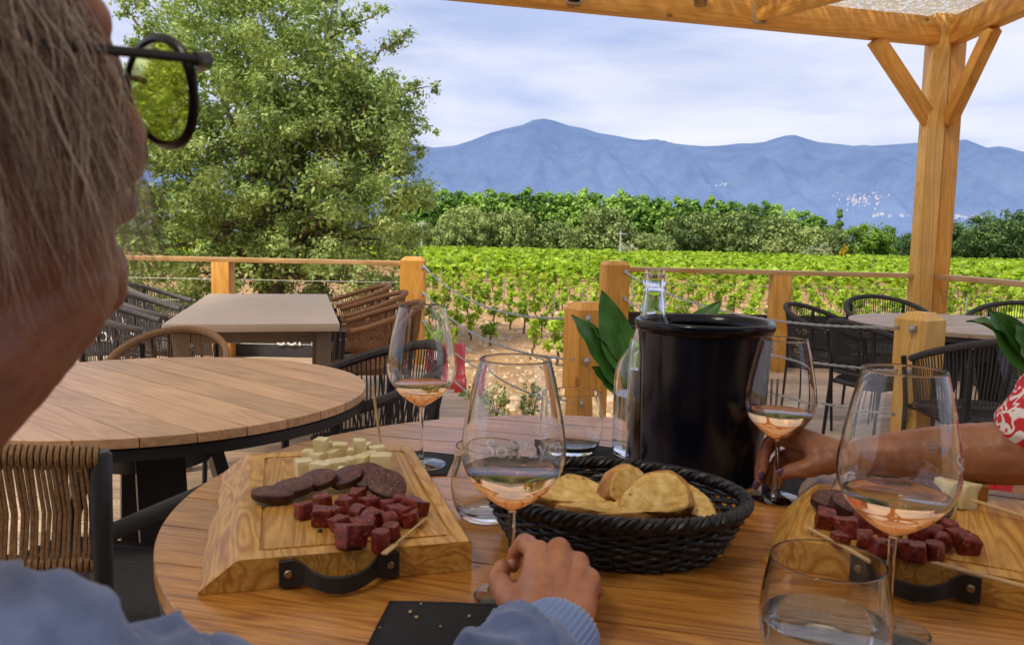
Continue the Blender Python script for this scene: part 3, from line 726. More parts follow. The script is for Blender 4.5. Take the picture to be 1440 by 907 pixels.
def ropes(a, b, za, zb, sag, lab):
    for i, (z0, z1) in enumerate(zip(za, zb)):
        mb = MB(); A = Vector((a[0], a[1], z0)); B = Vector((b[0], b[1], z1)); n = 26
        for s_ in (0, pi):
            pts = []
            for k in range(n*5+1):
                t = k/(n*5); p = A.lerp(B, t)-Vector((0,0,sag*4*t*(1-t))); an = t*150+s_
                pts.append(p+Vector((cos(an)*.004*0.8, 0, sin(an)*.004)))
            mb.tube(pts, .0042, 5)
        # chain of links at the far end
        for k in range(5):
            t = .006+.010*k; p = A.lerp(B, t)-Vector((0,0,sag*4*t*(1-t)))
            mb.sphere(p, .011, 4, (1,1.2,.8))
        tag(mb.build('barrier_rope', M_['steel']), lab % ['uppermost', 'second highest', 'second lowest', 'lowest'][i], 'rope', 'barrier ropes along the terrace opening')
ropes((-.80,7.42), (.31,3.98), (.895,.655,.40,.17), (.79,.585,.375,.165), .13, '%s twisted pale rope sagging between the two left posts')
ropes((1.0,7.38), (1.83,3.85), (.895,.655,.40,.17), (.79,.585,.375,.165), .13, '%s twisted pale rope sagging between the two right posts')

# ---------------------------------------------------------------- pergola
ZB = 2.93
pg = empty('pergola', (3.76,7.4,0), 0, 'orange timber pergola with a reed mat roof, its braced corner post on the right', 'pergola')
def pb(name, a, b, w, h, mat=None, up=(0,0,1)):
    a = Vector(a); b = Vector(b); d = b-a
    o = MB().box((d.length/2,0,0), (d.length, w, h), bev=.006).build(name, mat or M_['pine'], pg)
    dn = d.normalized(); upv = Vector(up); s_ = upv.cross(dn).normalized(); u = dn.cross(s_)
    Mx = Matrix(((dn.x,s_.x,u.x),(dn.y,s_.y,u.y),(dn.z,s_.z,u.z))).to_4x4(); Mx.translation = a-Vector((3.76,7.4,0)); o.matrix_local = Mx
    return o
for dx, nm in ((-.075,'post'),(.08,'post')):
    o = MB().box((dx,.0 if dx < 0 else .03,(ZB+.26)/2), (.152,.16,ZB+.26), bev=.005).build(nm, M_['pinez'] if dx > 0 else M_['pinepale'], pg)
A0 = Vector((3.66,7.38,ZB+.11)); dirB = (pz(760,13,ZB)-pz(1320,66,ZB)); dirB.z = 0; dirB.normalize()
A1 = A0+dirB*7.5
pb('beam', A0, A1, .12, .22)
pb('beam', (3.80,7.33,ZB+.11), (3.86,-2.5,ZB+.11), .12, .22)
for tgt in (7.5,):
    pb('post', (A1.x, A1.y, 0.002), (A1.x, A1.y, ZB), .15, .15, M_['pinez'], up=(0,1,0))
pb('post', (3.86,-2.4,0.002), (3.86,-2.4,ZB), .15, .15, M_['pinez'], up=(0,1,0))
# braces
q = A0+dirB*.62
pb('brace', (q.x, q.y, ZB), (3.66,7.38,ZB-.66), .13, .09, up=(0,1,0))
pb('brace', (3.80,6.75,ZB), (3.80,7.33,ZB-.66), .13, .09, up=(1,0,0))
# joists running from the front beam to the rear
j0 = pz(1062,38,ZB+.02); j1 = pz(1190,3,ZB+.02); jd = (j1-j0); jd.z = 0; jd.normalize()
jn = Vector((0,-1,0))
s_list = [0.9,1.95,3.35,4.4,5.5,6.6]
for i, s_ in enumerate(s_list):
    p = A0+dirB*s_; 
    d_ = jd if i == 1 else jn
    if i == 1:
        pb('joist', (j0.x, j0.y-.06, ZB+.115), (j0.x+jd.x*2.6, j0.y+jd.y*2.6, ZB+.115), .07, .16)
        p = j0
    elif i != 0:
        pb('joist', (p.x, p.y-.07, ZB+.13), (p.x, -2.4, ZB+.13), .07, .16)
    if i != 0:
        hgr = MB(); hgr.box((p.x-3.76-.05, p.y-7.4-.085, ZB+.10), (.012,.07,.15)); hgr.box((p.x-3.76+.05, p.y-7.4-.085, ZB+.10), (.012,.07,.15)); hgr.box((p.x-3.76, p.y-7.4-.085, ZB+.025), (.11,.07,.008)); hgr.build('joist_hanger', M_['galv'], pg, False)
# cross battens under the mat
for k in range(9):
    yv = 6.4-k*1.0
    pb('batten', (-3.4 if yv < 5.2 else 1.6, yv, ZB+.235), (3.8, yv, ZB+.235), .035, .03)
# reed mat
m, nt, b = new_mat('reed_mat'); N = NT(nt); v = N.coord(kind='Object', scale=(1,1,1))
vm = N.n('ShaderNodeMapping'); vm.inputs['Scale'].default_value = (14,3.2,1); vm.inputs['Rotation'].default_value = (0,0,.5); N.l(v, vm.inputs['Vector'])
n1 = N.noise(vm.outputs[0], 3.0, 5, .7, 1.5); n2 = N.noise(v, 10, 4, .75, 2.0)
N.l(N.ramp(n2, [(0.46, (0.06,0.035,0.015)), (0.505, (0.42,0.30,0.15)), (0.56, (0.95,0.9,0.78))]), b.inputs['Base Color']); b.inputs['Roughness'].default_value = .8
tr = N.n('ShaderNodeBsdfTranslucent'); tr.inputs['Color'].default_value = (.9,.8,.6,1); ms = N.n('ShaderNodeMixShader'); ms.inputs[0].default_value = .3; N.l(b.outputs[0], ms.inputs[1]); N.l(tr.outputs[0], ms.inputs[2])
tp = N.n('ShaderNodeBsdfTransparent'); m2 = N.n('ShaderNodeMixShader')
ad = N.n('ShaderNodeMath', operation='ADD'); N.l(n1, ad.inputs[0]); N.l(n2, ad.inputs[1])
hole = N.ramp(ad.outputs[0], [(1.06, (0,0,0)), (1.09, (1,1,1))]) if False else None
gt = N.n('ShaderNodeMath', operation='GREATER_THAN'); N.l(ad.outputs[0], gt.inputs[0]); gt.inputs[1].default_value = 1.07
N.l(gt.outputs[0], m2.inputs[0]); N.l(ms.outputs[0], m2.inputs[1]); N.l(tp.outputs[0], m2.inputs[2]); N.l(m2.outputs[0], nt.nodes['Material Output'].inputs[0])
zr = ZB+.262; P = []; Q = []
c0 = A0-Vector((3.76,7.4,0)); c1 = A1-Vector((3.76,7.4,0))
nx, ny = 60, 60
for j in range(ny+1):
    for i in range(nx+1):
        s_ = i/nx; f = c0.lerp(c1, s_); bk = Vector((.3-7.4*s_, -9.9, 0)); t = j/ny
        x = f.x+(bk.x-f.x)*t; yv = f.y+(bk.y-f.y)*t; P.append((x+.02+.14*(1-s_), yv+.16*(1-t), zr+.02*mnoise.noise(Vector((x*2, yv*2, 0)))))
for j in range(ny):
    for i in range(nx): a = j*(nx+1)+i; Q.append((a,a+1,a+nx+2,a+nx+1))
npmesh('reed_mat', P, Q, m, pg)
# small wicker pendant under the beam
lp_ = at(985,2,6.35)
wl = empty('pendant_lamp', lp_, 0, 'small woven bamboo pendant hanging from the front beam', 'lamp')
mb = MB()
for k in range(7): mb.tube([(cos(a)*(.045+.003*sin(k*2)),sin(a)*(.045+.003*sin(k*2)),-.03+k*.014) for a in np.arange(0,6.28,.42)], .004, 5, closed=True)
for k in range(12): a = k*pi/6; mb.tube([(cos(a)*.042,sin(a)*.042,-.035),(cos(a)*.05,sin(a)*.05,.02),(cos(a)*.03,sin(a)*.03,.075)], .003, 5)
mb.build('shade', M_['ropetan'], wl); MB().tube([(0,0,.07),(0,0,.20)], .004, 6).build('cord', M_['blackmetal'], wl)

# ---------------------------------------------------------------- unseen clad wall behind the viewer, added to darken the foreground
bw_ = empty('added_shade_wall', (-1.0,-2.75,0), 0, 'unseen timber clad wall added behind the viewer to shade the foreground', 'added_shade_wall')
mb = MB()
for k in range(46): mb.box((-7.0+.31*k, 0, 1.62), (.304,.05,3.2))
mb.build('wall', wood('added_wall_cladding', (0.20,0.13,0.075),(0.15,0.095,0.055),(0.07,0.04,0.02), axis=2, island=.2), bw_, False)  # boards of the added shade wall
for x in (-4.2,-1.0,2.4):
    f = MB(); f.box((x-.55,.05,1.15),(.08,.06,2.3)); f.box((x+.55,.05,1.15),(.08,.06,2.3)); f.box((x,.05,2.34),(1.18,.06,.08)); fo = f.build('added_door_frame', M_['pinez'], bw_, False)
    MB().box((x,.04,1.15),(1.02,.02,2.28)).build('added_door_pane', M_['bucket'], fo, False)
# ---------------------------------------------------------------- banners with lettering along the rails
def text_obj(s, size, mat, parent, loc, rot, extr=0.001, bend=None, name='lettering'):
    cu = bpy.data.curves.new('t', 'FONT'); cu.body = s; cu.size = size; cu.extrude = extr; cu.resolution_u = 4; cu.offset = 0.006*size
    o = bpy.data.objects.new('t', cu); C.objects.link(o)
    dg = bpy.context.evaluated_depsgraph_get(); dg.update()
    me = bpy.data.meshes.new_from_object(o.evaluated_get(dg)); C.objects.unlink(o); bpy.data.objects.remove(o)
    me.materials.clear(); me.materials.append(mat)
    if bend:
        for v in me.vertices: v.co = bend(v.co.copy())
    n = bpy.data.objects.new(name, me); C.objects.link(n); n.parent = parent; n.location = loc; n.rotation_euler = rot; return n
def banner(a, b, z0, z1, label, tx, tz_, mat=M_['white'], size=.26):
    a = Vector(a); b = Vector(b); L = (b-a).length; r = empty('banner', a, atan2(b.y-a.y, b.x-a.x), label, 'banner')
    n = 30; V = []; Q = []
    for i in range(n+1):
        for z in (z0, (z0+z1)/2, z1): V.append((L*i/n, .006*sin(i*1.3), z))
    for i in range(n):
        for k in range(2): q = i*3+k; Q.append((q, q+3, q+4, q+1))
    npmesh('cloth', V, Q, M_['banner'], r, True)
    for t in tx:
        text_obj('Sol', size, mat, r, (t, -.016, tz_), (pi/2,0,0)); text_obj('Payré', size, mat, r, (t+size*1.62, -.016, tz_), (pi/2,0,0))
        text_obj('Domaine', size*.55, mat, r, (t+size*1.62, -.016, tz_+size*.82), (pi/2,0,0))
    return r
banner((-8.9,7.74,0), (-1.05,7.74,0), -.02, .36, 'dark banner with white lettering along the foot of the left railing', [8.9+at(392,490,7.74).x-.02, 8.9+at(125,490,7.74).x], .115, size=.2)
banner((1.1,7.74,0), (3.7,7.74,0), -.02, .50, 'dark banner with pale lettering along the foot of the right railing', [.9], .14, plain('yellow_print', (0.7,0.62,0.25), .6), size=.22)
banner((3.95,7.2,0), (3.95,2.0,0), -.02, .50, 'dark banner along the side railing on the far right', [1.6], .14, size=.22)

# ---------------------------------------------------------------- tables
def round_table(loc, R, H, slat_rot, mat, label, npl=11, legs='pedestal'):
    r = empty('round_table', loc, 0, label, 'table')
    top = empty('top', (0,0,0)); bpy.data.objects.remove(top)
    mb = MB(); w = 2*R/npl
    for i in range(npl):
        y0 = -R+i*w+.0016; y1 = -R+(i+1)*w-.0016
        n = 10; ys_ = [y0+(y1-y0)*k/n for k in range(n+1)]
        hf = [sqrt(max(0.0004, R*R-y*y)) for y in ys_]
        # butt joint offset in each slat
        jn = rnd.uniform(-.3,.3)*R
        poly = [(-h, y) for h, y in zip(hf, ys_)] + [(h, y) for h, y in reversed(list(zip(hf, ys_)))]
        N_ = len(poly)
        V = [(x,y,H-.022) for x,y in poly]+[(x,y,H-.0015) for x,y in poly]+[(x*(1-.0015/R),y*(1-.001/R),H) for x,y in poly]
        Fc = [tuple(reversed(range(N_))), tuple(range(2*N_,3*N_))]
        for l in (0,1):
            for k in range(N_): k2 = (k+1)%N_; Fc.append((l*N_+k, l*N_+k2, (l+1)*N_+k2, (l+1)*N_+k))
        Fc[0] = tuple(range(N_)); Fc[0] = tuple(reversed(Fc[0]))
        mb.add(V, Fc)
    # outer loops go clockwise here, flip handled by normals recalculation
    t = mb.build('tabletop', mat, r, False, normals=True); t.rotation_euler = (0,0,slat_rot)
    mb = MB(); mb.lathe([(R-.012,H-.023),(R-.004,H-.028),(R-.004,H-.052),(R-.03,H-.056),(R-.035,H-.03)], 72, close=True); mb.build('rim_frame', M_['blackmetal'], r)
    if legs == 'pedestal':
        for k in range(4):
            a = k*pi/2+.55; mb = MB()
            mb.beam((cos(a)*R*.22, sin(a)*R*.22, H-.05), (cos(a)*R*.52, sin(a)*R*.52, 0.0), .12, .035, up=(cos(a+pi/2), sin(a+pi/2), 0), roll=pi/2); 
            mb.build('leg', M_['blackmetal'], r)
        MB().lathe([(0,H-.2),(R*.27,H-.2),(R*.27,H-.06),(0,H-.06)], 32).build('hub', M_['blackmetal'], r)
    return r
tL = round_table((-1.005,2.245,0), .592, .735, radians(-41), M_['slat'], 'round slatted wood table with black rim, empty, on the left of the terrace')
tO = round_table((.125,1.195,0), .603, .78, radians(-14), M_['slatnear'], 'round slatted wood table in the foreground laid with boards, glasses and bread')
tR = round_table((2.66,4.72,0), .66, .735, radians(28), M_['slatgrey'], 'round pale slatted table on the right behind the short pale post', 13)

rt = empty('rectangular_table', (-1.505,4.91,0), radians(14.5), 'rectangular beige table with metal legs standing behind the left round table', 'table')
MB().box((0,0,.715), (.82,2.05,.04), bev=.004).build('tabletop', M_['taupe'], rt)
mb = MB(); 
for s in (-1,1): mb.box((s*.33,0,.655),(.04,1.8,.05)); mb.box((0,s*.90,.655),(.62,.04,.05))
mb.build('apron', M_['taupedark'], rt, False)
for sx in (-1,1):
    for sy in (-1,1):
        MB().box((sx*.335,sy*.93,.3475),(.07,.055,.693), bev=.003).build('leg', M_['taupedark'], rt)

# ---------------------------------------------------------------- rope chairs
def arc(c, rx, ry, a0, a1, z0, z1, n=28, zf=None):
    P = []
    for i in range(n+1):
        t = i/n; a = a0+(a1-a0)*t; z = z0+(z1-z0)*(zf(t) if zf else t); P.append(Vector((c[0]+cos(a)*rx, c[1]+sin(a)*ry, z)))
    return P
def barrel_chair(name, rope, label, strands=34, hb=.80, ha=.665, leg=M_['blackmetal'], w=.285, railr=.017):
    """faces +Y, back at -Y"""
    r = empty(name, (0,0,0), 0, label, 'chair')
    a0, a1 = radians(-205), radians(25); f = lambda t: sin(pi*t)**1.3
    top = arc((0,0), w, .27, a0, a1, ha, hb, 36, f); bot = arc((0,.0), w*.9, .235, a0+.12, a1-.12, .46, .50, 36, f)
    top = [Vector((p.x, p.y-.03*max(0,(p.z-ha)/(hb-ha)), p.z)) for p in top]
    MB().tube(top, railr, 8).build('top_rail', rope, r)
    MB().tube(bot, .012, 8).build('lower_rail', rope, r)
    mb = MB()
    for k in range(strands):
        for s_ in (0,.45):
            t = (k+s_+.2)/strands; i = t*36; i0 = int(i); fr = i-i0
            if i0 >= 36: continue
            A = top[i0].lerp(top[i0+1], fr); B = bot[i0].lerp(bot[i0+1], fr)
            mb.tube([A, A.lerp(B,.5)+Vector((0,-.006,0)), B], .0031, 5, caps=False)
    mb.build('rope_weave', rope, r)
    MB().lathe([(0,.43),(.225,.425),(.245,.44),(.235,.455),(.12,.448),(0,.446)], 32, sy=.98).build('seat', rope, r)
    mb = MB()
    for k in range(14): mb.tube([(-.22+.031*k*1.0,-sqrt(max(0,.225**2-(-.22+.031*k)**2)),.452),(-.22+.031*k,sqrt(max(0,.225**2-(-.22+.031*k)**2)),.452)], .006, 5)
    mb.build('seat_cord', rope, r)
    for sx in (-1,1):
        MB().tube([(sx*w*.97,.15,ha+.005),(sx*.235,.17,.44),(sx*.225,.20,0)], [.013,.014,.010], 8).build('leg', leg, r)
        MB().tube([(sx*.19,-.20,hb-.05),(sx*.19,-.185,.44),(sx*.20,-.225,0)], [.012,.014,.010], 8).build('leg', leg, r)
    mb = MB(); mb.tube([(-.225,.17,.43),(.225,.17,.43),(.19,-.185,.43),(-.19,-.185,.43)], .011, 8, closed=True); mb.build('seat_frame', leg, r)
    return r
def put(proto, used, x, y, rz, label, group=None, z=0):
    o = proto if not used[0] else copy_tree(proto); used[0] = True
    o.location = (x,y,z); o.rotation_euler = (0,0,rz); o['label'] = label; o.scale = (1,1,1)
    if group: o['group'] = group
    elif 'group' in o: del o['group']
    return o
def face(x, y, tx, ty): return atan2(ty-y, tx-x)-pi/2
cB = barrel_chair('rope_chair', M_['ropebrown'], ''); uB = [False]
cD = barrel_chair('rope_chair', M_['ropedark'], ''); uD = [False]
cG = barrel_chair('rope_chair', M_['ropegrey'], ''); uG = [False]
cT = barrel_chair('rope_chair', M_['ropetan'], '', strands=40); uT = [False]
put(cT, uT, -1.33, 3.12, pi+.12, 'tan rope armchair whose rounded back shows just behind the left round table').scale = (.76,.9,.955)
put(cD, uD, -.50, 2.62, face(-.50,2.62,-1.0,2.21)-.15, 'black rope armchair pushed to the right side of the left round table')
gr = 'grey rope chairs on the left of the rectangular table'
put(cG, uG, -2.42, 5.75, -pi/2+.25, 'grey rope armchair farthest back on the left of the rectangular table', gr)
put(cG, uG, -2.22, 5.05, -pi/2+.25, 'grey rope armchair in the middle on the left of the rectangular table', gr)
put(cG, uG, -2.05, 4.35, -pi/2+.25, 'grey rope armchair nearest on the left of the rectangular table', gr)
gr = 'brown rope chairs on the right of the rectangular table'
put(cB, uB, -1.22, 6.1, pi/2+.3, 'brown rope armchair farthest back on the right of the rectangular table', gr)
put(cB, uB, -1.0, 5.35, pi/2+.25, 'brown rope armchair in the middle on the right of the rectangular table', gr)
put(cB, uB, -.80, 4.55, pi/2+.25, 'brown rope armchair nearest on the right of the rectangular table', gr)
gr = 'black rope chairs round the right hand table'
put(cD, uD, 2.06, 5.35, face(2.06,5.35,2.66,4.72), 'black rope armchair leftmost at the right hand table, left of the post', gr).scale = (.86,.86,.96)
put(cD, uD, 2.02, 4.50, face(2.02,4.50,2.66,4.72), 'black rope armchair partly hidden behind the short pale post', gr).scale = (.84,.84,.95)
put(cD, uD, 2.66, 5.75, pi, 'black rope armchair on the far side of the right hand table behind the short post', gr)
put(cD, uD, 3.35, 5.45, face(3.35,5.45,2.66,4.72), 'black rope armchair on the far right side of the right hand table', gr)
put(cD, uD, 2.10, 3.62, .1, 'black rope armchair with its back to the viewer above the red patterned sleeve', gr)

# the near woven chair on the left
nc = empty('woven_chair', (-.87,1.60,0), radians(-12), 'brown cord armchair with black posts nearest on the left, its woven back to the viewer', 'chair')
ww = .245; back = lambda t, z, o=0: Vector((-ww+2*ww*t, -.23-.10*sin(pi*t)-o, z))
for nm, zz, rad in (('top_rail',.795,.016),('lower_back_rail',.615,.013)):
    MB().tube([back(i/16, zz+(.016*sin(pi*i/16))) for i in range(17)], rad*.6, 8).build(nm, M_['blackmetal'], nc)
mb = MB()
for zz, rad in ((.795,.017),(.615,.013)):
    for k in range(62):
        t = (k+.5)/62; p = back(t, zz+.016*sin(pi*t))
        tan = (back(min(1,t+.01),0)-back(max(0,t-.01),0)).normalized(); n_ = Vector((-tan.y, tan.x, 0))
        mb.tube([p+n_*cos(a)*rad+Vector((0,0,sin(a)*rad)) for a in np.arange(0,6.28,.52)], .0043, 5, closed=True)
for k in range(36):
    for s_, of in ((0,.004),(.36,-.004),):
        t = (k+.3+s_*1.3)/36.6; t2 = (k+.3+s_)/36.6
        A = back(t, .785+.016*sin(pi*t), .014); B = back(t2, .625, .010)
        mid = A.lerp(B,.5)+Vector((rnd.uniform(-.003,.003), .010, 0))
        mb.tube([A, A.lerp(mid,.5), mid, mid.lerp(B,.5), B], .0036, 5)
mb.build('rope_weave', M_['ropetan'], nc)
for sx in (-1,1):
    MB().tube([(sx*ww,-.24,0),(sx*ww,-.235,.45),(sx*ww,-.23,.80),(sx*ww,-.23,.806)], [.013,.017,.0185,.014], 16).build('leg', M_['blackmetal'], nc)
    MB().tube([(sx*(ww+.015),.25,0),(sx*(ww+.005),.245,.45),(sx*ww,.24,.652)], [.012,.015,.0155], 14).build('leg', M_['blackmetal'], nc)
    MB().tube([(sx*ww,-.23,.66),(sx*(ww+.03),-.02,.665),(sx*(ww+.02),.15,.655),(sx*ww,.25,.645)], .0155, 12).build('armrest', plain('arm_rope_dark', (0.03,0.028,0.027), .75, var=.3, vs=120, bump=1, bs=500) if sx < 0 else bpy.data.materials['arm_rope_dark'], nc)
mb = MB()
for sx in (-1,1): mb.tube([(sx*ww,-.235,.43),(sx*ww,.245,.43)], .016, 10); mb.tube([(sx*ww,-.235,.30),(sx*ww,.245,.30)], .009, 8)
mb.tube([(-ww,.245,.43),(ww,.245,.43)], .014, 10); mb.tube([(-ww,-.235,.43),(ww,-.235,.43)], .014, 10)
mb.build('seat_frame', M_['blackmetal'], nc)
mb = MB()
for k in range(46):
    y = -.22+.455*k/45; mb.tube([(-ww,y,.438),(-.1,y+.002*sin(k*3),.432),(.1,y,.432),(ww,y,.438)], .0053, 5)
mb.build('seat', M_['ropedark'], nc)

# ---------------------------------------------------------------- red twin seat on the soil
p = pz(627,532,-.85); rs = empty('red_twin_seat', (-.98, 12.2, gz(-.98, 12.2)), .12, 'pair of faded red moulded seats on a low metal frame outside the terrace', 'seat')
def moulded(x0, nm, cut):
    prof = [(-.23,.62),(-.21,.60),(-.17,.40),(-.13,.27),(-.05,.235),(.12,.235),(.17,.22),(.19,.12),(.20,-.02)]
    V = []; Q = []
    prof = [(-.25,.72),(-.24,.71),(-.19,.48),(-.14,.33),(-.06,.285),(.12,.285),(.17,.27),(.19,.18),(.205,.06)]
    for th in (0,.012):
        for (yy,zz) in prof:
            for i in range(7): u = i/6*2-1; V.append((x0+u*.20, -yy*-1*-1 if False else -(yy)+0.0-th*0, zz-th-.0+.012*u*u))
    n = len(prof)
    for l in (0,1):
        for a in range(n-1):
            for i in range(6): q = l*n*7+a*7+i; Q.append((q,q+1,q+8,q+7))
    for a in range(n-1):
        for i in (0,6): q = a*7+i; Q.append((q,q+7,q+7+n*7,q+n*7))
    o = npmesh(nm, V, Q, M_['red'], rs, True); return o
moulded(-.22, 'seat', 0); moulded(.23, 'seat', 0)
mb = MB()
for x in (-.42,.43): mb.tube([(x,.2,0),(x,.14,.30)], .02, 8); mb.tube([(x,-.12,0),(x,-.1,.27)], .02, 8)
mb.tube([(-.45,0,.245),(.46,0,.245)], .022, 8); mb.tube([(-.45,-.12,.05),(.55,-.12,.05)], .02, 8)
mb.build('frame', M_['blackmetal'], rs)
MB().box((-.12,-.07,.62), (.16,.01,.17), mat=Matrix.Rotation(-.2,3,'X')).build('white_sticker', M_['white'], rs, False)

rs.scale = (.68,.8,1.12)
# ---------------------------------------------------------------- plants with paddle leaves
leafm, nt, b = new_mat('paddle_leaf'); N = NT(nt); v = N.coord()
w_ = N.n('ShaderNodeTexWave'); w_.inputs['Scale'].default_value = 30; w_.inputs['Distortion'].default_value = 1; N.l(v, w_.inputs['Vector'])
N.l(N.ramp(N.noise(v, 9, 4), [(0.3, (0.02,0.10,0.015)), (0.7, (0.075,0.24,0.045))]), b.inputs['Base Color']); b.inputs['Roughness'].default_value = .33
N.l(N.bump(w_.outputs[0], .12, .001), b.inputs['Normal'])
def paddle(name, parent, base, tip, width, droop=.05, twist=0.0, stem_r=.006, stem_from=None, facing=(0,-1,.3)):
    base = Vector(base); tip = Vector(tip); n = 18; V = []; Q = []
    ax = tip-base; side = ax.cross(Vector(facing)).normalized(); up = side.cross(ax).normalized()
    Rm = Matrix.Rotation(twist, 3, ax.normalized()); side = Rm @ side; up = Rm @ up
    for i in range(n+1):
        t = i/n; c_ = base.lerp(tip, t)+Vector((0,0,droop*4*t*(1-t)))
        w = 1.35*width*(sin(pi*min(1,t**.75))**.85)*.5+.001
        if i == n: w = .0008
        for k, u in enumerate((-1,-.5,0,.5,1)): V.append(c_+side*(u*w)+up*(abs(u)*w*.38 + .004*sin(t*22+k)*abs(u)))
    for i in range(n):
        for k in range(4): q = i*5+k; Q.append((q,q+1,q+6,q+5))
    o = npmesh(name, [tuple(x) for x in V], Q, leafm, parent, True)
    mb = MB(); mb.tube([base.lerp(tip,i/8)+Vector((0,0,droop*4*(i/8)*(1-i/8)))-up*.001 for i in range(9)], [.004*(1-i/9)+.0008 for i in range(9)], 6)
    if stem_from is not None:
        s0 = Vector(stem_from); mid = s0.lerp(base,.55)+Vector((0,0,.05)); mb.tube([s0, s0.lerp(mid,.5), mid, base], [.011,.009,.007,.005], 7)
    mb.build('stalk', plain('stalk_green', (0.10,0.2,0.04), .5) if 'stalk_green' not in bpy.data.materials else bpy.data.materials['stalk_green'], o)
    return o
potm = plain('grey_pot', (0.16,0.155,0.15), .7, var=.2)
def pot(parent, c, r, h):
    MB().lathe([(0,0),(r*.72,0),(r,h),(r*.93,h),(r*.9,h-.03),(0,h-.03)], 32, c=c).build('pot', potm, parent)
PY = 2.75; pc = at(930,600,PY); pl = empty('paddle_leaf_plant', (pc.x, PY, 0), 0, 'green plant with broad paddle leaves behind the black bucket', 'plant')
pot(pl, (0,0,0), .17, .36); O = Vector((pc.x, PY, 0))
def L(px, y, dy=0): return at(px, y, PY+dy)-O
for (b0, t0, w, tw, dr) in [((872,548),(803,443),.075,.5,.02),((886,530),(846,408),.085,-.15,.0),((892,545),(826,500-45),.06,.9,.02),((880,560),(832,516),.055,.2,.015),((905,520),(868,452),.07,.3,.0),((955,505),(1014,424),.075,-.6,.01),((940,520),(985,450),.06,.2,0),((925,500),(930,448),.06,.2,0)]:
    paddle('leaf', pl, L(*b0, rnd.uniform(-.03,.03)), L(*t0, rnd.uniform(-.08,.08)), w, dr, tw, stem_from=(rnd.uniform(-.04,.04), rnd.uniform(-.03,.03), .34))
PY = 2.35; pc = at(1462,600,PY); pl2 = empty('paddle_leaf_plant', (pc.x, PY, 0), 0, 'green plant with long paddle leaves at the right edge above the red sleeve', 'plant')
pot(pl2, (0,0,0), .17, .36); O = Vector((pc.x, PY, 0))
for (b0, t0, w, tw, dr) in [((1432,503),(1358,452),.07,.9,.03),((1448,520),(1390,436),.075,-.1,.01),((1452,515),(1425,455),.06,.3,.0),((1462,500),(1478,430),.08,.3,0),((1475,520),(1530,455),.08,.4,.02)]:
    paddle('leaf', pl2, L(*b0, rnd.uniform(-.03,.03)), L(*t0, rnd.uniform(-.06,.06)), w, dr, tw, stem_from=(rnd.uniform(-.04,.04), rnd.uniform(-.03,.03), .34))
# small potted plant at the far side behind the right glass
PY = 3.3; pc = at(1083,560,PY); pl3 = empty('potted_plant', (pc.x, PY, 0), 0, 'small low potted plant seen through the rear right wine glass', 'plant')
pot(pl3, (0,0,0), .10, .30)
O = Vector((pc.x, PY, 0)); V, Q = leaves([(rnd.uniform(-.1,.1), rnd.uniform(-.1,.1), .34+rnd.uniform(0,.05)) for _ in range(12)], .05, 12, .016, .7, .4, .4); npmesh('foliage', V, Q, limel, pl3)
mb = MB()
for k in range(3): mb.tube([(k*.02-.02,0,.3),(k*.03-.03,.02,.62)], .006, 6)
mb.build('stem', M_['bark'], pl3)
TZ = .78
# ---------------------------------------------------------------- glassware
BO = [(.0042,.0925),(.007,.0955),(.0135,.0990),(.022,.1045),(.031,.1115),(.040,.1205),(.0475,.131),(.0522,.1425),(.0540,.154),(.0534,.168),(.0508,.186),(.0470,.206),(.0428,.226),(.0385,.2435),(.0365,.2515)]
def rad_at(z):
    for (r0, z0), (r1, z1) in zip(BO[:-1], BO[1:]):
        if z0 <= z <= z1: return r0+(r1-r0)*(z-z0)/(z1-z0)
    return BO[-1][0]
def smooth_prof(P, k=4):
    out = []
    for i in range(len(P)-1):
        p0 = P[max(i-1,0)]; p1 = P[i]; p2 = P[i+1]; p3 = P[min(i+2,len(P)-1)]
        for j in range(k):
            t = j/k; out.append(tuple(.5*((2*p1[a])+(-p0[a]+p2[a])*t+(2*p0[a]-5*p1[a]+4*p2[a]-p3[a])*t*t+(-p0[a]+3*p1[a]-3*p2[a]+p3[a])*t**3) for a in (0,1)))
    out.append(P[-1]); return out
def wine_glass(loc, s, rot, label, wl=.128, text=None):
    r = empty('wine_glass', loc, rot, label, 'wine glass'); r.scale = (s, s, s)
    O = smooth_prof(BO, 3); th = .0011
    inn = [(max(0,rr-th), z+(.0016 if z < .12 else 0)) for rr, z in O if z > .0985]
    prof = [(0,.0925)]+O+[(O[-1][0]-th*.5, O[-1][1]+.0007)]+list(reversed(inn))+[(0,.0992)]
    MB().lathe(prof, 72).build('bowl', M_['glass'], r, ang=180, normals=True)
    st = smooth_prof([(.0085,.0045),(.0052,.010),(.0038,.022),(.0034,.05),(.0036,.078),(.0042,.0922)], 4)
    MB().lathe([(0,.0042)]+st+[(0,.0922)], 24).build('stem', M_['glass'], r, ang=180, normals=True)
    MB().lathe([(0,.0004),(.036,.0004),(.0385,.0010),(.0388,.0016),(.034,.0022),(.018,.0032),(.0086,.0044),(0,.0044)], 64).build('foot', M_['glass'], r, ang=60, normals=True)
    wi = [(rr-th+.00025, z+(.0014 if z < .12 else 0)) for rr, z in O if .0985 < z < wl]
    wr = rad_at(wl)-th+.00025
    MB().lathe([(0,.0988)]+wi+[(wr,wl+.0006),(wr-.0012,wl),(0,wl)], 64).build('wine', M_['wine'], r, ang=50, normals=True)
    if text:
        for (s0, size, a0, z0) in text:
            def bend(v, a0=a0, z0=z0):
                z = z0+v.y; rr = rad_at(z)+.0002+max(0, v.z)*.0; a = -pi/2-rot+a0+v.x/rad_at(z0); return Vector((cos(a)*rr, sin(a)*rr, z))
            text_obj(s0, size, M_['etch'], r, (0,0,0), (0,0,0), 0, bend)
    return r
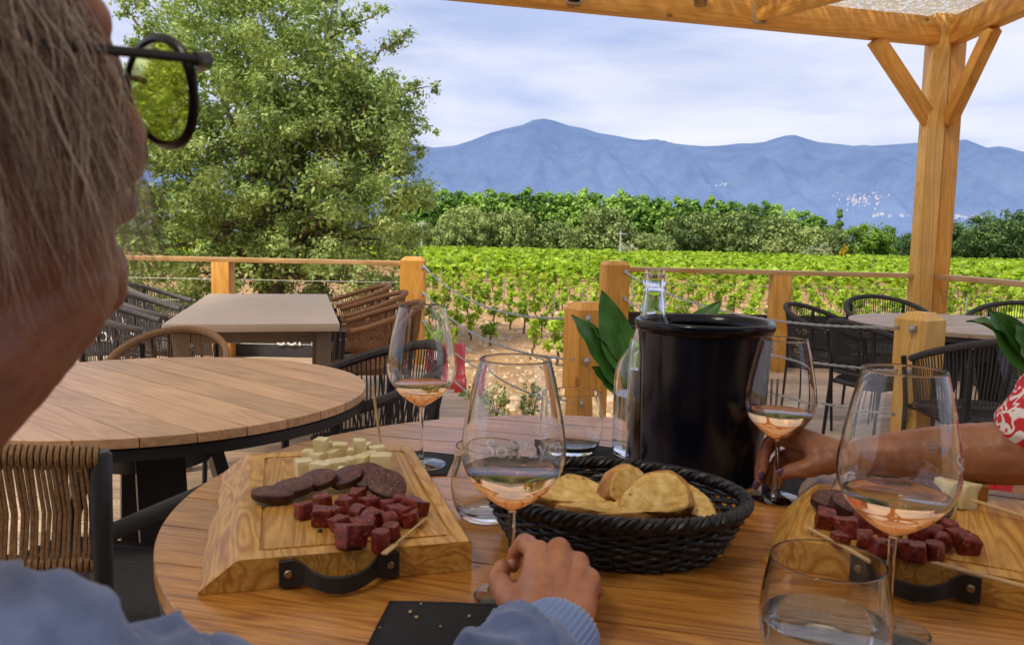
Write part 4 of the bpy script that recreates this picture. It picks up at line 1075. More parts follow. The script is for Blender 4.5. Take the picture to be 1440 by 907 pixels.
g1 = at(714,838,.861); G1 = wine_glass((g1.x+.003,.861,TZ+.0), 1.045, 0, 'wine glass held by its stem in the front hand, in front of the bread basket', .137, [('Sol',.0245,-.56,.163),('Payré',.0245,.03,.163),('Domaine',.012,.36,.185)])
g2 = pz(592,655,TZ); wine_glass((g2.x,g2.y,TZ+.0022), 1.08, .3, 'wine glass standing on the black napkin behind the left cutting board', .130)
g3 = at(1090,692,1.225); G3 = wine_glass((g3.x,1.225,TZ+.0012), .98, .8, 'wine glass held by the tanned hand beside the black bucket', .138)
g4 = at(1247,880,.80); wine_glass((g4.x,.80,TZ), 1.07, 0, 'wine glass standing in front of the right cutting board behind the tumbler', .134, [('Sol',.024,.62,.166),('Payré',.024,1.22,.166),('Domaine',.013,.95,.192)])

def tumbler(loc, s, label, water=None):
    r = empty('tumbler', loc, 0, label, 'tumbler'); r.scale = s if isinstance(s, tuple) else (s,s,s)
    out = smooth_prof([(.028,.0),(.036,.002),(.0435,.012),(.0492,.028),(.0515,.045),(.0512,.062),(.0488,.082),(.0462,.0985),(.0455,.105)], 4)
    inn = [(rr-.0017, z) for rr, z in out if z > .014]
    prof = [(0,.0012),(.024,.0012)]+out+[(.0447,.1058)]+list(reversed(inn))+[(.036,.0125),(.02,.0105),(0,.0102)]
    MB().lathe(prof, 72).build('glass_body', M_['tglass'], r, ang=60, normals=True)
    if water:
        wi = [(rr-.0017+.0003, z) for rr, z in out if .014 < z < water]
        wr = wi[-1][0]
        MB().lathe([(0,.0100),(.02,.0103),(.036,.0123)]+wi+[(wr,water+.0007),(wr-.0015,water),(0,water)], 64).build('water', M_['water'], r, ang=50, normals=True)
    return r
t = pz(683,737,TZ); tumbler((t.x,t.y+.03,TZ), .98, 'empty stemless water glass between the left board and the bread basket')
t = pz(806,640,TZ); tumbler((t.x,t.y+.02,TZ), 1.07, 'empty stemless water glass farthest back, left of the water bottle')
t = at(1154,950,.72); tumbler((t.x,.72,TZ), (1.12,1.12,1.0), 'stemless water glass nearest the camera at the lower right, holding some water', .048)

bc = at(980,690,1.36)
bk = empty('ice_bucket', (bc.x+.0,1.36,TZ), .4, 'tall glossy black wine cooler bucket with a flared lip standing behind the bread basket', 'bucket')
MB().lathe(smooth_prof([(.0,.003),(.098,.001),(.1030,.006),(.1045,.05),(.1060,.14),(.1075,.2435)],3)+[(.1075,.245),(.1040,.245),(.1025,.14),(.099,.012),(0,.010)], 96).build('body', M_['bucket'], bk, normals=True)
MB().lathe([(.1077,.2425),(.1115,.2440),(.1140,.2500),(.1150,.2565),(.1142,.2605),(.1110,.2622),(.1060,.2600),(.1036,.2465),(.1077,.2465)], 96, close=True).build('lip', M_['bucket'], bk, ang=60, normals=True)
bt = at(921,386,1.375)
b_ = empty('wine_bottle', (bt.x,1.375,TZ+.011), 0, 'clear glass bottle whose neck pokes out of the black bucket', 'bottle'); hT = bt.z-TZ-.011
pf = smooth_prof([(.036,.001),(.0385,.006),(.0388,.10),(.0385,hT-.125),(.034,hT-.105),(.026,hT-.082),(.0195,hT-.064),(.0185,hT-.03)],3)
MB().lathe([(0,.001)]+pf+[(.0185,hT-.020),(.0198,hT-.018),(.0198,hT-.003),(.0187,hT),(.0125,hT),(.0125,hT-.03),(.015,hT-.06),(.030,hT-.11),(.0355,hT-.13),(.0355,.012),(0,.010)], 56).build('glass_body', M_['glass'], b_, ang=50, normals=True)
MB().lathe([(0,.0105),(.0353,.0125),(.0354,hT-.16),(0,hT-.16)], 48).build('wine', M_['wine'], b_, normals=True)
MB().lathe([(0,hT-.02),(.0118,hT-.02),(.0118,hT+.001),(.0165,hT+.0015),(.0165,hT+.006),(.012,hT+.009),(0,hT+.009)], 40).build('stopper', M_['glass'], b_, normals=True)
cc_ = at(905,640,1.475)
wb = empty('water_bottle', (cc_.x,1.475,TZ), 0, 'clear round shouldered bottle of water half hidden behind the left side of the bucket', 'bottle')
pf = smooth_prof([(.052,.0),(.057,.004),(.0585,.03),(.0585,.115),(.0575,.145),(.052,.170),(.040,.189),(.026,.202),(.018,.215),(.0155,.235)],3)
MB().lathe([(0,.001)]+pf+[(.0155,.262),(.0175,.264),(.0175,.272),(.0135,.272)]+[(max(0,a-.0022),b) for a, b in reversed(pf) if b > .01]+[(0,.008)], 64).build('glass_body', M_['glass'], wb, ang=60, normals=True)
MB().lathe([(0,.0078)]+[(a-.0020,b) for a, b in pf if .008 < b < .108]+[(.0564,.112),(0,.111)], 56).build('water', M_['water'], wb, ang=50, normals=True)

# ---------------------------------------------------------------- napkins
def napkin(pts, label, z=TZ+.0008, crumbs=0):
    P = [pz(x, y, z) for x, y in pts]; n = 14; V = []; Q = []
    for lay, dz in ((0,.0),(1,.0012)):
        for j in range(n+1):
            for i in range(n+1):
                u, v = i/n, j/n
                p = (P[0]*(1-u)+P[1]*u)*(1-v)+(P[3]*(1-u)+P[2]*u)*v
                V.append((p.x, p.y, z+dz+(.0009*mnoise.noise(Vector((p.x*40,p.y*40,0)))+.0006 if lay else 0)))
    m_ = (n+1)**2
    for j in range(n):
        for i in range(n): a = m_+j*(n+1)+i; Q.append((a,a+1,a+n+2,a+n+1)); 
    for i in range(n):
        for a, b in ((i,i+1),(n*(n+1)+i,n*(n+1)+i+1),(i*(n+1),(i+1)*(n+1)),(i*(n+1)+n,(i+1)*(n+1)+n)): Q.append((a,b,b+m_,a+m_))
    o = npmesh('napkin', V, Q, M_['slate']); tag(o, label, 'napkin'); 
    for k in range(crumbs):
        u, v = rnd.random(), rnd.random(); p = (P[0]*(1-u)+P[1]*u)*(1-v)+(P[3]*(1-u)+P[2]*u)*v
        c = MB().sphere((0,0,0), rnd.uniform(.0008,.0018), 4, (1,1.3,.7)).build('crumb', M_['pick'], loc=(p.x,p.y,z+.0036)); tag(c, 'tiny pale bread crumb lying on the front black napkin', 'crumb', 'crumbs on the front black napkin')
    return o
napkin([(500,940),(735,930),(708,851),(548,846)], 'black paper napkin lying at the near edge of the table left of the hand', crumbs=9)
napkin([(560,672),(628,668),(640,640),(556,632)], 'black napkin under the wine glass behind the left cutting board')
napkin([(755,650),(905,655),(880,632),(755,618)], 'black napkin under the far tumbler behind the bread basket', z=TZ+.0004)
napkin([(1066,703),(1150,697),(1176,676),(1090,672)], 'black napkin under the wine glass in the tanned hand', z=TZ-.0010+.0012)

# ---------------------------------------------------------------- cutting boards
def board(loc, rz, w, l, label, bevel_left=.040):
    r = empty('cutting_board', loc, rz, label, 'cutting board'); h = .036; bl = bevel_left
    bm = bmesh.new()
    prof = [(0,0.0005),(w,0.0005),(w,h-.003),(w-.003,h),(bl+.004,h),(bl-.002,h-.0025),(.001,.0045)]
    rows = []
    nl = 22
    for j in range(nl+1):
        y = l*j/nl; row = []
        for (x, z) in prof:
            wob = .0022*sin(y*23+1)+.0016*sin(y*51) if x < bl+.01 else 0
            row.append(bm.verts.new((x+wob, y, z)))
        rows.append(row)
    n = len(prof)
    for j in range(nl):
        for k in range(n): k2 = (k+1) % n; bm.faces.new((rows[j][k], rows[j][k2], rows[j+1][k2], rows[j+1][k]))
    bm.faces.new(list(reversed(rows[0]))); bm.faces.new(rows[-1])
    bmesh.ops.recalc_face_normals(bm, faces=bm.faces)
    me = bpy.data.meshes.new('slab'); bm.to_mesh(me); bm.free(); me.materials.append(M_['board'])
    o = bpy.data.objects.new('slab', me); C.objects.link(o); o.parent = r; me.shade_smooth(); me.set_sharp_from_angle(angle=radians(25))
    # juice groove cut as a real channel with a boolean
    g = MB(); x0, x1, y0, y1 = bl+.028, w-.022, .025, l-.03
    for a, b in (((x0,y0),(x1,y0)),((x1,y0),(x1,y1)),((x1,y1),(x0,y1)),((x0,y1),(x0,y0))):
        gg = MB(); gg.beam((a[0],a[1],h+.0032), (b[0],b[1],h+.0032), .0055, .012); go = gg.build('g', None, None, False, normals=True)
        go.matrix_world = Matrix.Identity(4)
        md = o.modifiers.new('b', 'BOOLEAN'); md.operation = 'DIFFERENCE'; md.object = go; md.solver = 'EXACT'
        o.parent = None; o.matrix_world = Matrix.Identity(4)
        dg = bpy.context.evaluated_depsgraph_get(); dg.update(); m2 = bpy.data.meshes.new_from_object(o.evaluated_get(dg)); o.modifiers.clear(); o.data = m2; bpy.data.objects.remove(go); o.parent = r
    o.data.name = 'slab'
    hx = w*.50+.0; strap = []
    mb = MB()
    P = [(-.066,-.0045,0),(-.050,-.0045,0),(-.040,-.008,-.001),(-.030,-.022,-.003),(-.016,-.033,-.005),(0,-.036,-.006),(.016,-.033,-.005),(.030,-.022,-.003),(.040,-.008,-.001),(.050,-.0045,0),(.066,-.0045,0)]
    hh = [.014,.015,.011,.0085,.0085,.009,.0085,.0085,.011,.015,.014]
    V = []; Q = []
    for (x,y,z), q in zip(P, hh):
        for dy, dz in ((-.0035,-q),(-.0035,q),(.0035,q),(.0035,-q)): V.append((hx+x, y+dy, .0185+z+dz))
    for i in range(len(P)-1):
        for k in range(4): a = i*4+k; b = i*4+(k+1)%4; Q.append((a,b,b+4,a+4))
    Q.append((3,2,1,0)); e = (len(P)-1)*4; Q.append((e,e+1,e+2,e+3))
    hd = MB().add(V, Q).build('handle', M_['iron'], r, True, ang=30, normals=True)
    for s_ in (-1,1):
        MB().lathe([(0,.0022),(.0035,.0018),(.0048,0)], 16).build('screw', M_['brass'], hd).matrix_local = Matrix.Translation((hx+s_*.056,-.0082,.0185)) @ Matrix.Rotation(pi/2,4,'X')
    return r
B1 = pz(275,838,TZ); board((B1.x,B1.y,TZ), radians(16), .305, .45, 'thick wooden cutting board on the left with cheese, sausage slices and diced sausage')
B2 = pz(1068,790,TZ); board((B2.x,B2.y,TZ), radians(-27), .34, .365, 'thick wooden cutting board on the right with a second helping of cheese and sausage', .03)
BZ = TZ+.036

# ---------------------------------------------------------------- food
def foodmat(name, c0, c1, c2, s=60, rough=.4, bump=.4, spots=None, sss=.15):
    m, nt, b = new_mat(name); N = NT(nt); v = N.coord(); oi = N.n('ShaderNodeObjectInfo')
    ad = N.n('ShaderNodeVectorMath', operation='ADD'); N.l(v, ad.inputs[0]); cb = N.n('ShaderNodeCombineXYZ')
    for i in range(3): N.l(oi.outputs['Random'], cb.inputs[i])
    N.l(cb.outputs[0], ad.inputs[1]); v = ad.outputs[0]
    n = N.noise(v, s, 5, .6); c = N.ramp(n, [(.32,c0),(.5,c1),(.68,c2)])
    if spots:
        vo = N.n('ShaderNodeTexVoronoi'); vo.inputs['Scale'].default_value = spots[1]; N.l(v, vo.inputs['Vector'])
        n4 = N.noise(v, spots[1]*.6, 2)
        mm = N.n('ShaderNodeMath', operation='ADD'); N.l(vo.outputs[0], mm.inputs[0]); N.l(n4, mm.inputs[1])
        k = N.ramp(mm.outputs[0], [(spots[2],(1,1,1)),(spots[2]+.06,(0,0,0))]); bw = N.n('ShaderNodeRGBToBW'); N.l(k, bw.inputs[0])
        c = N.mix(c, spots[0], bw.outputs[0])
    N.l(c, b.inputs['Base Color']); b.inputs['Roughness'].default_value = rough
    b.inputs['Subsurface Weight'].default_value = sss; b.inputs['Subsurface Radius'].default_value = (.004,.002,.001); b.inputs['Subsurface Scale'].default_value = 1
    N.l(N.bump(N.noise(v, s*6, 4), bump, .0008), b.inputs['Normal']); return m
saus = foodmat('diced_sausage', (.06,.004,.003), (.165,.012,.008), (.32,.05,.025), 130, .34, .9, ((.50,.22,.15), 210, .60))
cut = foodmat('sausage_cut_face', (.045,.013,.011), (.095,.030,.022), (.20,.085,.06), 120, .45, .8, ((.33,.18,.16), 200, .62))
skin_s = foodmat('sausage_skin', (.015,.005,.006), (.04,.010,.011), (.10,.03,.026), 80, .45, .7)
chz = foodmat('pale_cheese', (.64,.53,.26), (.76,.67,.38), (.84,.77,.50), 50, .5, .3, None, .3)
crumb_m = foodmat('bread_crumb', (.55,.32,.08), (.70,.46,.14), (.82,.62,.27), 75, .9, 1.0, ((.34,.15,.035), 95, .56), .1)
crust_m = foodmat('bread_crust', (.25,.10,.022), (.44,.20,.045), (.62,.34,.10), 40, .7, .8)
def chunk(name, c, d, rz, mat, tilt=(0,0), jit=.12, sub=3, rnd_=.0015, label=None, cat=None, group=None):
    bm = bmesh.new(); bmesh.ops.create_cube(bm, size=1)
    for v in bm.verts: v.co = Vector((v.co.x*d[0]*(1+rnd.uniform(-jit,jit)), v.co.y*d[1]*(1+rnd.uniform(-jit,jit)), v.co.z*d[2]*(1+rnd.uniform(-jit*.5,jit*.5))))
    bmesh.ops.bevel(bm, geom=bm.edges[:], offset=min(d)*.055, segments=2, affect='EDGES', profile=.5)
    bmesh.ops.subdivide_edges(bm, edges=bm.edges[:], cuts=2, use_grid_fill=True)
    s = rnd.random()*50
    for v in bm.verts: v.co += v.co.normalized()*mnoise.noise(v.co*90+Vector((s,s,s)))*rnd_
    me = bpy.data.meshes.new(name); bm.to_mesh(me); bm.free(); me.materials.append(mat); me.shade_smooth(); me.set_sharp_from_angle(angle=radians(50))
    o = bpy.data.objects.new(name, me); C.objects.link(o); o.location = c; o.rotation_euler = (tilt[0], tilt[1], rz); return tag(o, label, cat, group)
def disc(name, c, r, h, tilt, rz, label, group, el=1.25, half=False):
    mb = MB(); n = 34; V = []; Q = []
    prof = [(0,-h/2),(r*.93,-h/2),(r,-h*.38),(r*1.01,0),(r,h*.38),(r*.93,h/2),(0,h/2)]
    MBo = MB().lathe(prof, n, sx=el, sy=1.0)
    s = rnd.random()*40
    MBo.v = [(x+.0012*mnoise.noise(Vector((x*60+s,y*60,z*60))), y+.0012*mnoise.noise(Vector((x*60,y*60+s,z*60))), z+.0006*mnoise.noise(Vector((x*90+s,y*90,0)))) for x,y,z in MBo.v]
    o = MBo.build(name, skin_s, None, True, ang=45); o.data.materials.append(cut)
    for p in o.data.polygons:
        if abs(p.normal.z) > .8: p.material_index = 1
    o.location = c; o.rotation_euler = (tilt[0], tilt[1], rz); return tag(o, label, 'sausage slice', group)
def sausage_dice(px, y, s, z=BZ, rz=None, label='', group='', lift=0):
    p = pz(px, y, z); 
    if rnd.random() < .28:
        # piece of a thin round sausage cut across
        h = s*rnd.uniform(.8,1.1); r = s*.52; mb = MB().lathe([(0,-h/2),(r*.9,-h/2),(r,-h*.4),(r,h*.4),(r*.9,h/2),(0,h/2)], 20, sx=rnd.uniform(.9,1.15))
        sd_ = rnd.random()*30; mb.v = [(a+.0014*mnoise.noise(Vector((a*70+sd_,b*70,c*70))), b+.0014*mnoise.noise(Vector((a*70,b*70+sd_,c*70))), c+.0012*mnoise.noise(Vector((a*80,b*80,c*80+sd_)))) for a,b,c in mb.v]
        o = mb.build('sausage_piece', saus, None, True, ang=45); up = rnd.random() < .5
        o.location = (p.x, p.y, z+(h/2 if up else r)+lift+.0003); o.rotation_euler = (0 if up else pi/2, rnd.uniform(-.15,.15), rnd.uniform(0,3)); return tag(o, label, 'sausage piece', group)
    o = chunk('sausage_piece', (p.x, p.y, z+s*.48+lift), (s*1.1, s, s*.95), rnd.uniform(0,3) if rz is None else rz, saus, (rnd.uniform(-.22,.22), rnd.uniform(-.22,.22)), .24, rnd_=.0024, label=label, cat='sausage piece', group=group); return o
# left board
g = 'cheese cubes on the left board'
for (x,y,s,l) in [(428,668,.023,0),(447,655,.022,0),(452,672,.023,0),(472,668,.024,0),(466,652,.021,0),(490,662,.021,0),(484,676,.019,0),(508,660,.022,0),(503,674,.019,0),(536,664,.029,0),(520,655,.022,0),(497,650,.021,0),(514,676,.018,0),(456,640,.022,.0),(478,642,.022,0),(512,642,.022,0),(530,645,.021,0),(436,650,.02,0),(452,652,.020,.021),(505,652,.018,.02)]:
    p = pz(x,y,BZ); chunk('cheese_cube', (p.x,p.y,BZ+s*.5+l), (s*rnd.uniform(.95,1.2),s,s*rnd.uniform(.9,1.1)), rnd.uniform(-.6,.6), chz, (rnd.uniform(-.05,.05),rnd.uniform(-.05,.05)), .08, rnd_=.0012, label='pale cheese cube in the heap at the back of the left board', cat='cheese', group=g)
sl = [(385,706,.031,.05,.05,0.1,'leftmost sausage slice lying flat on the left board'),(412,700,.031,.20,-.1,-.1,'second sausage slice from the left, leaning on the first'),(447,692,.031,.35,-.15,-.2,'third sausage slice from the left with its pale marbled face up'),(487,690,.032,.42,-.2,-.3,'fourth sausage slice from the left below the cheese cubes'),(516,690,.034,.45,.15,-.4,'large sausage slice second from the right on the left board'),(543,700,.034,.40,.35,-.5,'rightmost sausage slice on the left board')]
for (x,y,r,tx,ty,rz,lb) in sl:
    p = pz(x,y,BZ); disc('sausage_slice', (p.x,p.y,BZ+.0095+abs(sin(tx))*r*.75), r*.68, .011, (tx,ty), rz, lb, 'sausage slices on the left board', rnd.uniform(1.15,1.45))
g = 'diced sausage on the left board'
for (x,y,s) in [(427,725,.021),(454,712,.019),(452,735,.023),(483,717,.020),(477,744,.020),(502,704,.019),(505,728,.020),(520,716,.020),(492,766,.028),(525,740,.024),(545,742,.022),(535,771,.022),(551,758,.020),(566,732,.021),(562,712,.020),(584,722,.024),(577,736,.019),(545,718,.020),(470,730,.018),(512,748,.02),(556,728,.02),(500,742,.017)]:
    sausage_dice(x, y+3, s*.97, label='dark red piece of diced sausage in the heap on the left board', group=g)
# right board
g = 'cheese pieces behind the right wine glass'
for (x,y,s,l) in [(1212,674,.024,0),(1232,680,.023,0),(1252,676,.024,0),(1278,672,.030,0),(1296,680,.024,0),(1245,690,.021,0)]:
    p = pz(x,y,BZ); chunk('cheese_cube', (p.x,p.y,BZ+s*.45), (s*1.35,s,s*.85), rnd.uniform(-.6,.6), chz, (0,0), .12, rnd_=.003, label='pale soft cheese piece seen through the right wine glass', cat='cheese', group=g)
for (x,y,s,lb) in [(1318,715,.030,'crumbly cheese wedge beside the glass on the right board, left of its pair'),(1345,710,.034,'crumbly cheese wedge rightmost on the right board, curved side up')]:
    p = pz(x,y,BZ); chunk('cheese_wedge', (p.x,p.y,BZ+s*.5), (s,s*1.2,s*1.0), .5, chz, (0,.1), .2, rnd_=.004, label=lb, cat='cheese')
p = pz(1362,700,BZ); bcut = chunk('bread_heel', (p.x,p.y+.01,BZ+.013), (.055,.04,.024), -.3, crust_m, (.1,0), .2, rnd_=.004, label='small brown bread heel behind the cheese on the right board', cat='bread')
for (x,y,r,tx,ty,rz,lb) in [(1175,718,.027,.15,.0,.2,'leftmost sausage slice on the right board'),(1200,728,.026,.3,.2,.1,'small sausage slice leaning on the leftmost one of the right board'),(1295,728,.030,.7,.3,-.7,'sausage slice leaning upright against the diced heap on the right board'),(1255,712,.028,.4,.0,-.2,'sausage slice seen through the right wine glass')]:
    p = pz(x,y,BZ); disc('sausage_slice', (p.x,p.y,BZ+.009+abs(sin(tx))*r*.8), r, .013, (tx,ty), rz, lb, 'sausage slices on the right board')
g = 'diced sausage on the right board'
for (x,y,s) in [(1162,740,.024),(1190,752,.024),(1218,745,.024),(1180,765,.017),(1215,768,.022),(1250,760,.022),(1272,745,.022),(1290,762,.023),(1262,780,.023),(1285,785,.022),(1312,758,.021),(1325,772,.021),(1313,784,.022),(1345,763,.020),(1360,775,.022),(1298,748,.02),(1238,778,.02),(1335,752,.019)]:
    sausage_dice(x, y+2, s*.95, label='dark red piece of diced sausage in the heap on the right board', group=g)
def pick(a, b, label, flat=True, group=None, r=.0017):
    a = Vector(a); b = Vector(b); mb = MB(); d = b-a
    mb.tube([a, a+d*.06, a+d*.92, b], [.0004, r, r, r], 7)
    if flat: mb.beam(b-d*.02, b+d.normalized()*.028, .0075, .0022, bev=.0006)
    tag(mb.build('cocktail_pick', M_['pick']), label, 'cocktail pick', group)
z1 = BZ+.006
pick(pz(600,728,z1), pz(555,766,z1), 'paddle ended wooden pick lying at the front right of the left board', True)
tp_ = at(524,543,1.29); pick((pz(513,650,BZ+.03).x, 1.29, BZ+.02), tp_, 'wooden pick standing upright in the cheese on the left board', False, r=.0021)
pick(pz(1132,740,z1), pz(1228,790,z1), 'wooden pick lying at the front left of the right board', False, r=.0022)
pick(pz(1309,790,z1), pz(1455,828,z1), 'long wooden pick lying along the near edge of the right board', False, r=.0024)
pick(pz(1363,702,z1+.01), pz(1470,735,z1), 'wooden pick lying at the back right of the right board', False, r=.0024)
for (x,y) in [(399,678),(405,681),(450,748)]:
    p = pz(x,y,BZ); tag(MB().sphere((0,0,0),.0028,6,(1.2,1,.8)).build('peppercorn', skin_s, loc=(p.x,p.y,BZ+.0022)), 'tiny dark peppercorn fallen on the left board', 'peppercorn', 'peppercorns on the left board')

# ---------------------------------------------------------------- bread basket
BC = Vector((.135,1.035,TZ)); ba, bb_, bh = .168, .128, .060; brz = radians(-17)
bs = empty('bread_basket', BC, brz, 'oval woven black basket full of bread pieces in the middle of the table', 'basket')
def rim(t, a): # radius factors by height t
    k = .80+.20*t**.8; return cos(a)*ba*k, sin(a)*bb_*k
mb = MB(); rows = 13; nst = 44
for j in range(rows):
    t = j/(rows-1); n = nst*5; P = []
    for i in range(n):
        a = 2*pi*i/n; x, y = rim(t, a); w = .0021*sin(nst/2*a+ (pi if j % 2 else 0)); q = 1+w/ba*1.6
        P.append((x*q, y*q, .004+bh*t+.0008*sin(nst/2*a*2+j)))
    mb.tube(P, .0030, 6, closed=True)
mb.build('weave', M_['wicker'], bs)
mb = MB()
for k in range(nst):
    a = 2*pi*k/nst+.03; mb.tube([(*rim(t, a), .002+bh*t) for t in np.linspace(0,1,6)], .0022, 5)
mb.build('stakes', M_['wicker'], bs)
mb = MB()
for s_ in range(4):
    P = []; n = 300
    for i in range(n):
        a = 2*pi*i/n; x, y = rim(1.0, a); ph = a*26+s_*pi/2; o = .0055*cos(ph); P.append((x*(1+o/ba), y*(1+o/bb_), bh+.008+.0052*sin(ph)))
    mb.tube(P, .0040, 6, closed=True)
mb.build('rim', M_['wicker'], bs)
mb = MB()
for k in range(11): x = -.125+.025*k; yy = bb_*.78*sqrt(max(0,1-(x/(ba*.8))**2)); mb.tube([(x,-yy,.004),(x,yy,.004)], .0026, 5)
for k in range(9): y = -.09+.0225*k; xx = ba*.78*sqrt(max(0,1-(y/(bb_*.8))**2)); mb.tube([(-xx,y,.007),(xx,y,.007)], .0026, 5)
mb.build('base', M_['wicker'], bs)
def bread(loc, rot, w, d, h, label, seed):
    bm = bmesh.new(); n = 26
    ring = []
    for i in range(n):
        a = 2*pi*i/n; r_ = 1+.05*sin(a*3+seed); x = cos(a)*w/2*r_; y = sin(a)*d/2*r_*(1.15 if sin(a) > 0 else .30); ring.append((x, y))
    V = {}
    L = 6; rows = []
    for j in range(L):
        t = j/(L-1); k = 1-.10*(2*t-1)**4; rows.append([bm.verts.new((x*k, y*k, (t-.5)*h)) for x, y in ring])
    for j in range(L-1):
        for i in range(n): f = bm.faces.new((rows[j][i], rows[j][(i+1)%n], rows[j+1][(i+1)%n], rows[j+1][i])); f.material_index = 1
    for rw, flip in ((rows[0],True),(rows[-1],False)):
        prev = rw
        for k in (.75,.5,.25):
            nw = [bm.verts.new((v.co.x*k if k else 0, v.co.y*k, v.co.z)) for v in rw]
            for i in range(n):
                q = (prev[i], prev[(i+1)%n], nw[(i+1)%n], nw[i]); bm.faces.new(q if flip is False else tuple(reversed(q)))
            prev = nw
        bm.faces.new(prev if not flip else list(reversed(prev)))
    bmesh.ops.subdivide_edges(bm, edges=bm.edges[:], cuts=1, use_grid_fill=True)
    bm.normal_update()
    for v in bm.verts:
        c = v.co; q = mnoise.noise(c*22+Vector((seed,0,0)))*.005+mnoise.noise(c*150+Vector((0,seed,0)))*.0016-.0022*max(0,mnoise.noise(c*210+Vector((0,seed,9)))); v.co += v.normal*q
    bmesh.ops.recalc_face_normals(bm, faces=bm.faces)
    me = bpy.data.meshes.new('bread_slice'); bm.to_mesh(me); bm.free(); me.materials.append(crumb_m); me.materials.append(crust_m); me.shade_smooth()
    o = bpy.data.objects.new('bread_slice', me); C.objects.link(o); o.location = loc; o.rotation_euler = rot; return tag(o, label, 'bread')
for (x,y,Y,w,d,h,rot,lb,sd_) in [(800,704,1.02,.105,.075,.027,(.35,.12,.15),'pale crusted bread slice lying flat at the left of the basket',3),(770,706,1.06,.07,.06,.03,(.3,-.3,.9),'small bread piece at the far left of the basket',8),(878,697,1.05,.075,.085,.030,(1.05,.25,.5),'bread slice standing on edge in the middle of the basket',5),(925,706,1.00,.095,.080,.024,(.95,-.15,-.35),'bread slice leaning to the right with its open crumb facing the viewer',11),(960,712,1.01,.085,.06,.03,(.55,.35,-.5),'bread piece at the right end of the basket beneath the leaning slice',14),(835,722,1.0,.10,.07,.03,(.1,.05,-.1),'bread slice at the bottom front of the basket',17),(815,696,1.09,.08,.06,.03,(.5,.1,.3),'bread piece at the back of the basket behind the flat slice',21),(900,724,1.0,.11,.07,.03,(.1,-.05,.2),'bread slice under the two leaning pieces in the basket',23)]:
    p = at(x,y,Y); bread((p.x,p.y,p.z-.006), rot, w, d, h, lb, sd_)

# ---------------------------------------------------------------- red tote behind the right board
p = pz(1418,697,.49); tb = empty('tote_bag', (p.x+.06,p.y+.0,0), .1, 'bright red tote bag standing on the deck behind the right cutting board', 'bag')
V = []; w = .13
for z, k in ((0,.85),(.25,1.0),(.50,1.02),(.505,1.0),(.25,.97),(.01,.8)): V += [(-w*k,-.07*k,z),(w*k,-.07*k,z),(w*k,.07*k,z),(-w*k,.07*k,z)]
Q = [(3,2,1,0)]+[(l*4+i,l*4+(i+1)%4,l*4+4+(i+1)%4,l*4+4+i) for l in range(5) for i in range(4)]+[(20,21,22,23)]
npmesh('bag_body', V, [q for q in Q], M_['redbright'], tb)
for y in (-.07,.07): MB().tube([(-.06,y,.49),(-.05,y,.60),(0,y,.64),(.05,y,.60),(.06,y,.49)], .006, 6).build('strap', M_['redbright'], tb)
# ---------------------------------------------------------------- people
def skinmat(name, c0, c1, c2, sss=.15, rough=.42):
    m, nt, b = new_mat(name); N = NT(nt); v = N.coord()
    n = N.noise(v, 22, 6, .6); n2 = N.noise(v, 6, 3); n3 = N.noise(v, 260, 4, .6)
    c = N.ramp(n, [(.3,c0),(.5,c1),(.7,c2)]); c = N.mix(c, N.ramp(n2, [(.35,(1.06,.90,.86)),(.65,(1,1.02,1))]), .7, 'MULTIPLY')
    vo = N.n('ShaderNodeTexVoronoi'); vo.inputs['Scale'].default_value = 130; N.l(v, vo.inputs['Vector']); fr = N.ramp(vo.outputs[0], [(.0,(.72,.62,.55)),(.16,(1,1,1))]); c = N.mix(c, fr, .22, 'MULTIPLY')
    N.l(c, b.inputs['Base Color']); b.inputs['Roughness'].default_value = rough; b.inputs['Subsurface Weight'].default_value = sss; b.inputs['Subsurface Radius'].default_value = (.012,.005,.003); b.inputs['Subsurface Scale'].default_value = 1
    w = N.n('ShaderNodeTexVoronoi', feature='DISTANCE_TO_EDGE'); w.inputs['Scale'].default_value = 330; N.l(v, w.inputs['Vector'])
    ad = N.n('ShaderNodeMath', operation='ADD'); N.l(n3, ad.inputs[0]); N.l(w.outputs[0], ad.inputs[1]); ad2 = N.n('ShaderNodeMath', operation='MULTIPLY_ADD'); N.l(n, ad2.inputs[0]); ad2.inputs[1].default_value = 3.0; N.l(ad.outputs[0], ad2.inputs[2])
    N.l(N.bump(ad2.outputs[0], .35, .0010), b.inputs['Normal']); return m
skinA = skinmat('skin_light', (.34,.12,.06), (.46,.19,.095), (.56,.27,.145))
skinB = skinmat('skin_tanned', (.25,.095,.045), (.33,.135,.065), (.40,.18,.09), .12)
def sstep(t): return t*t*(3-2*t)
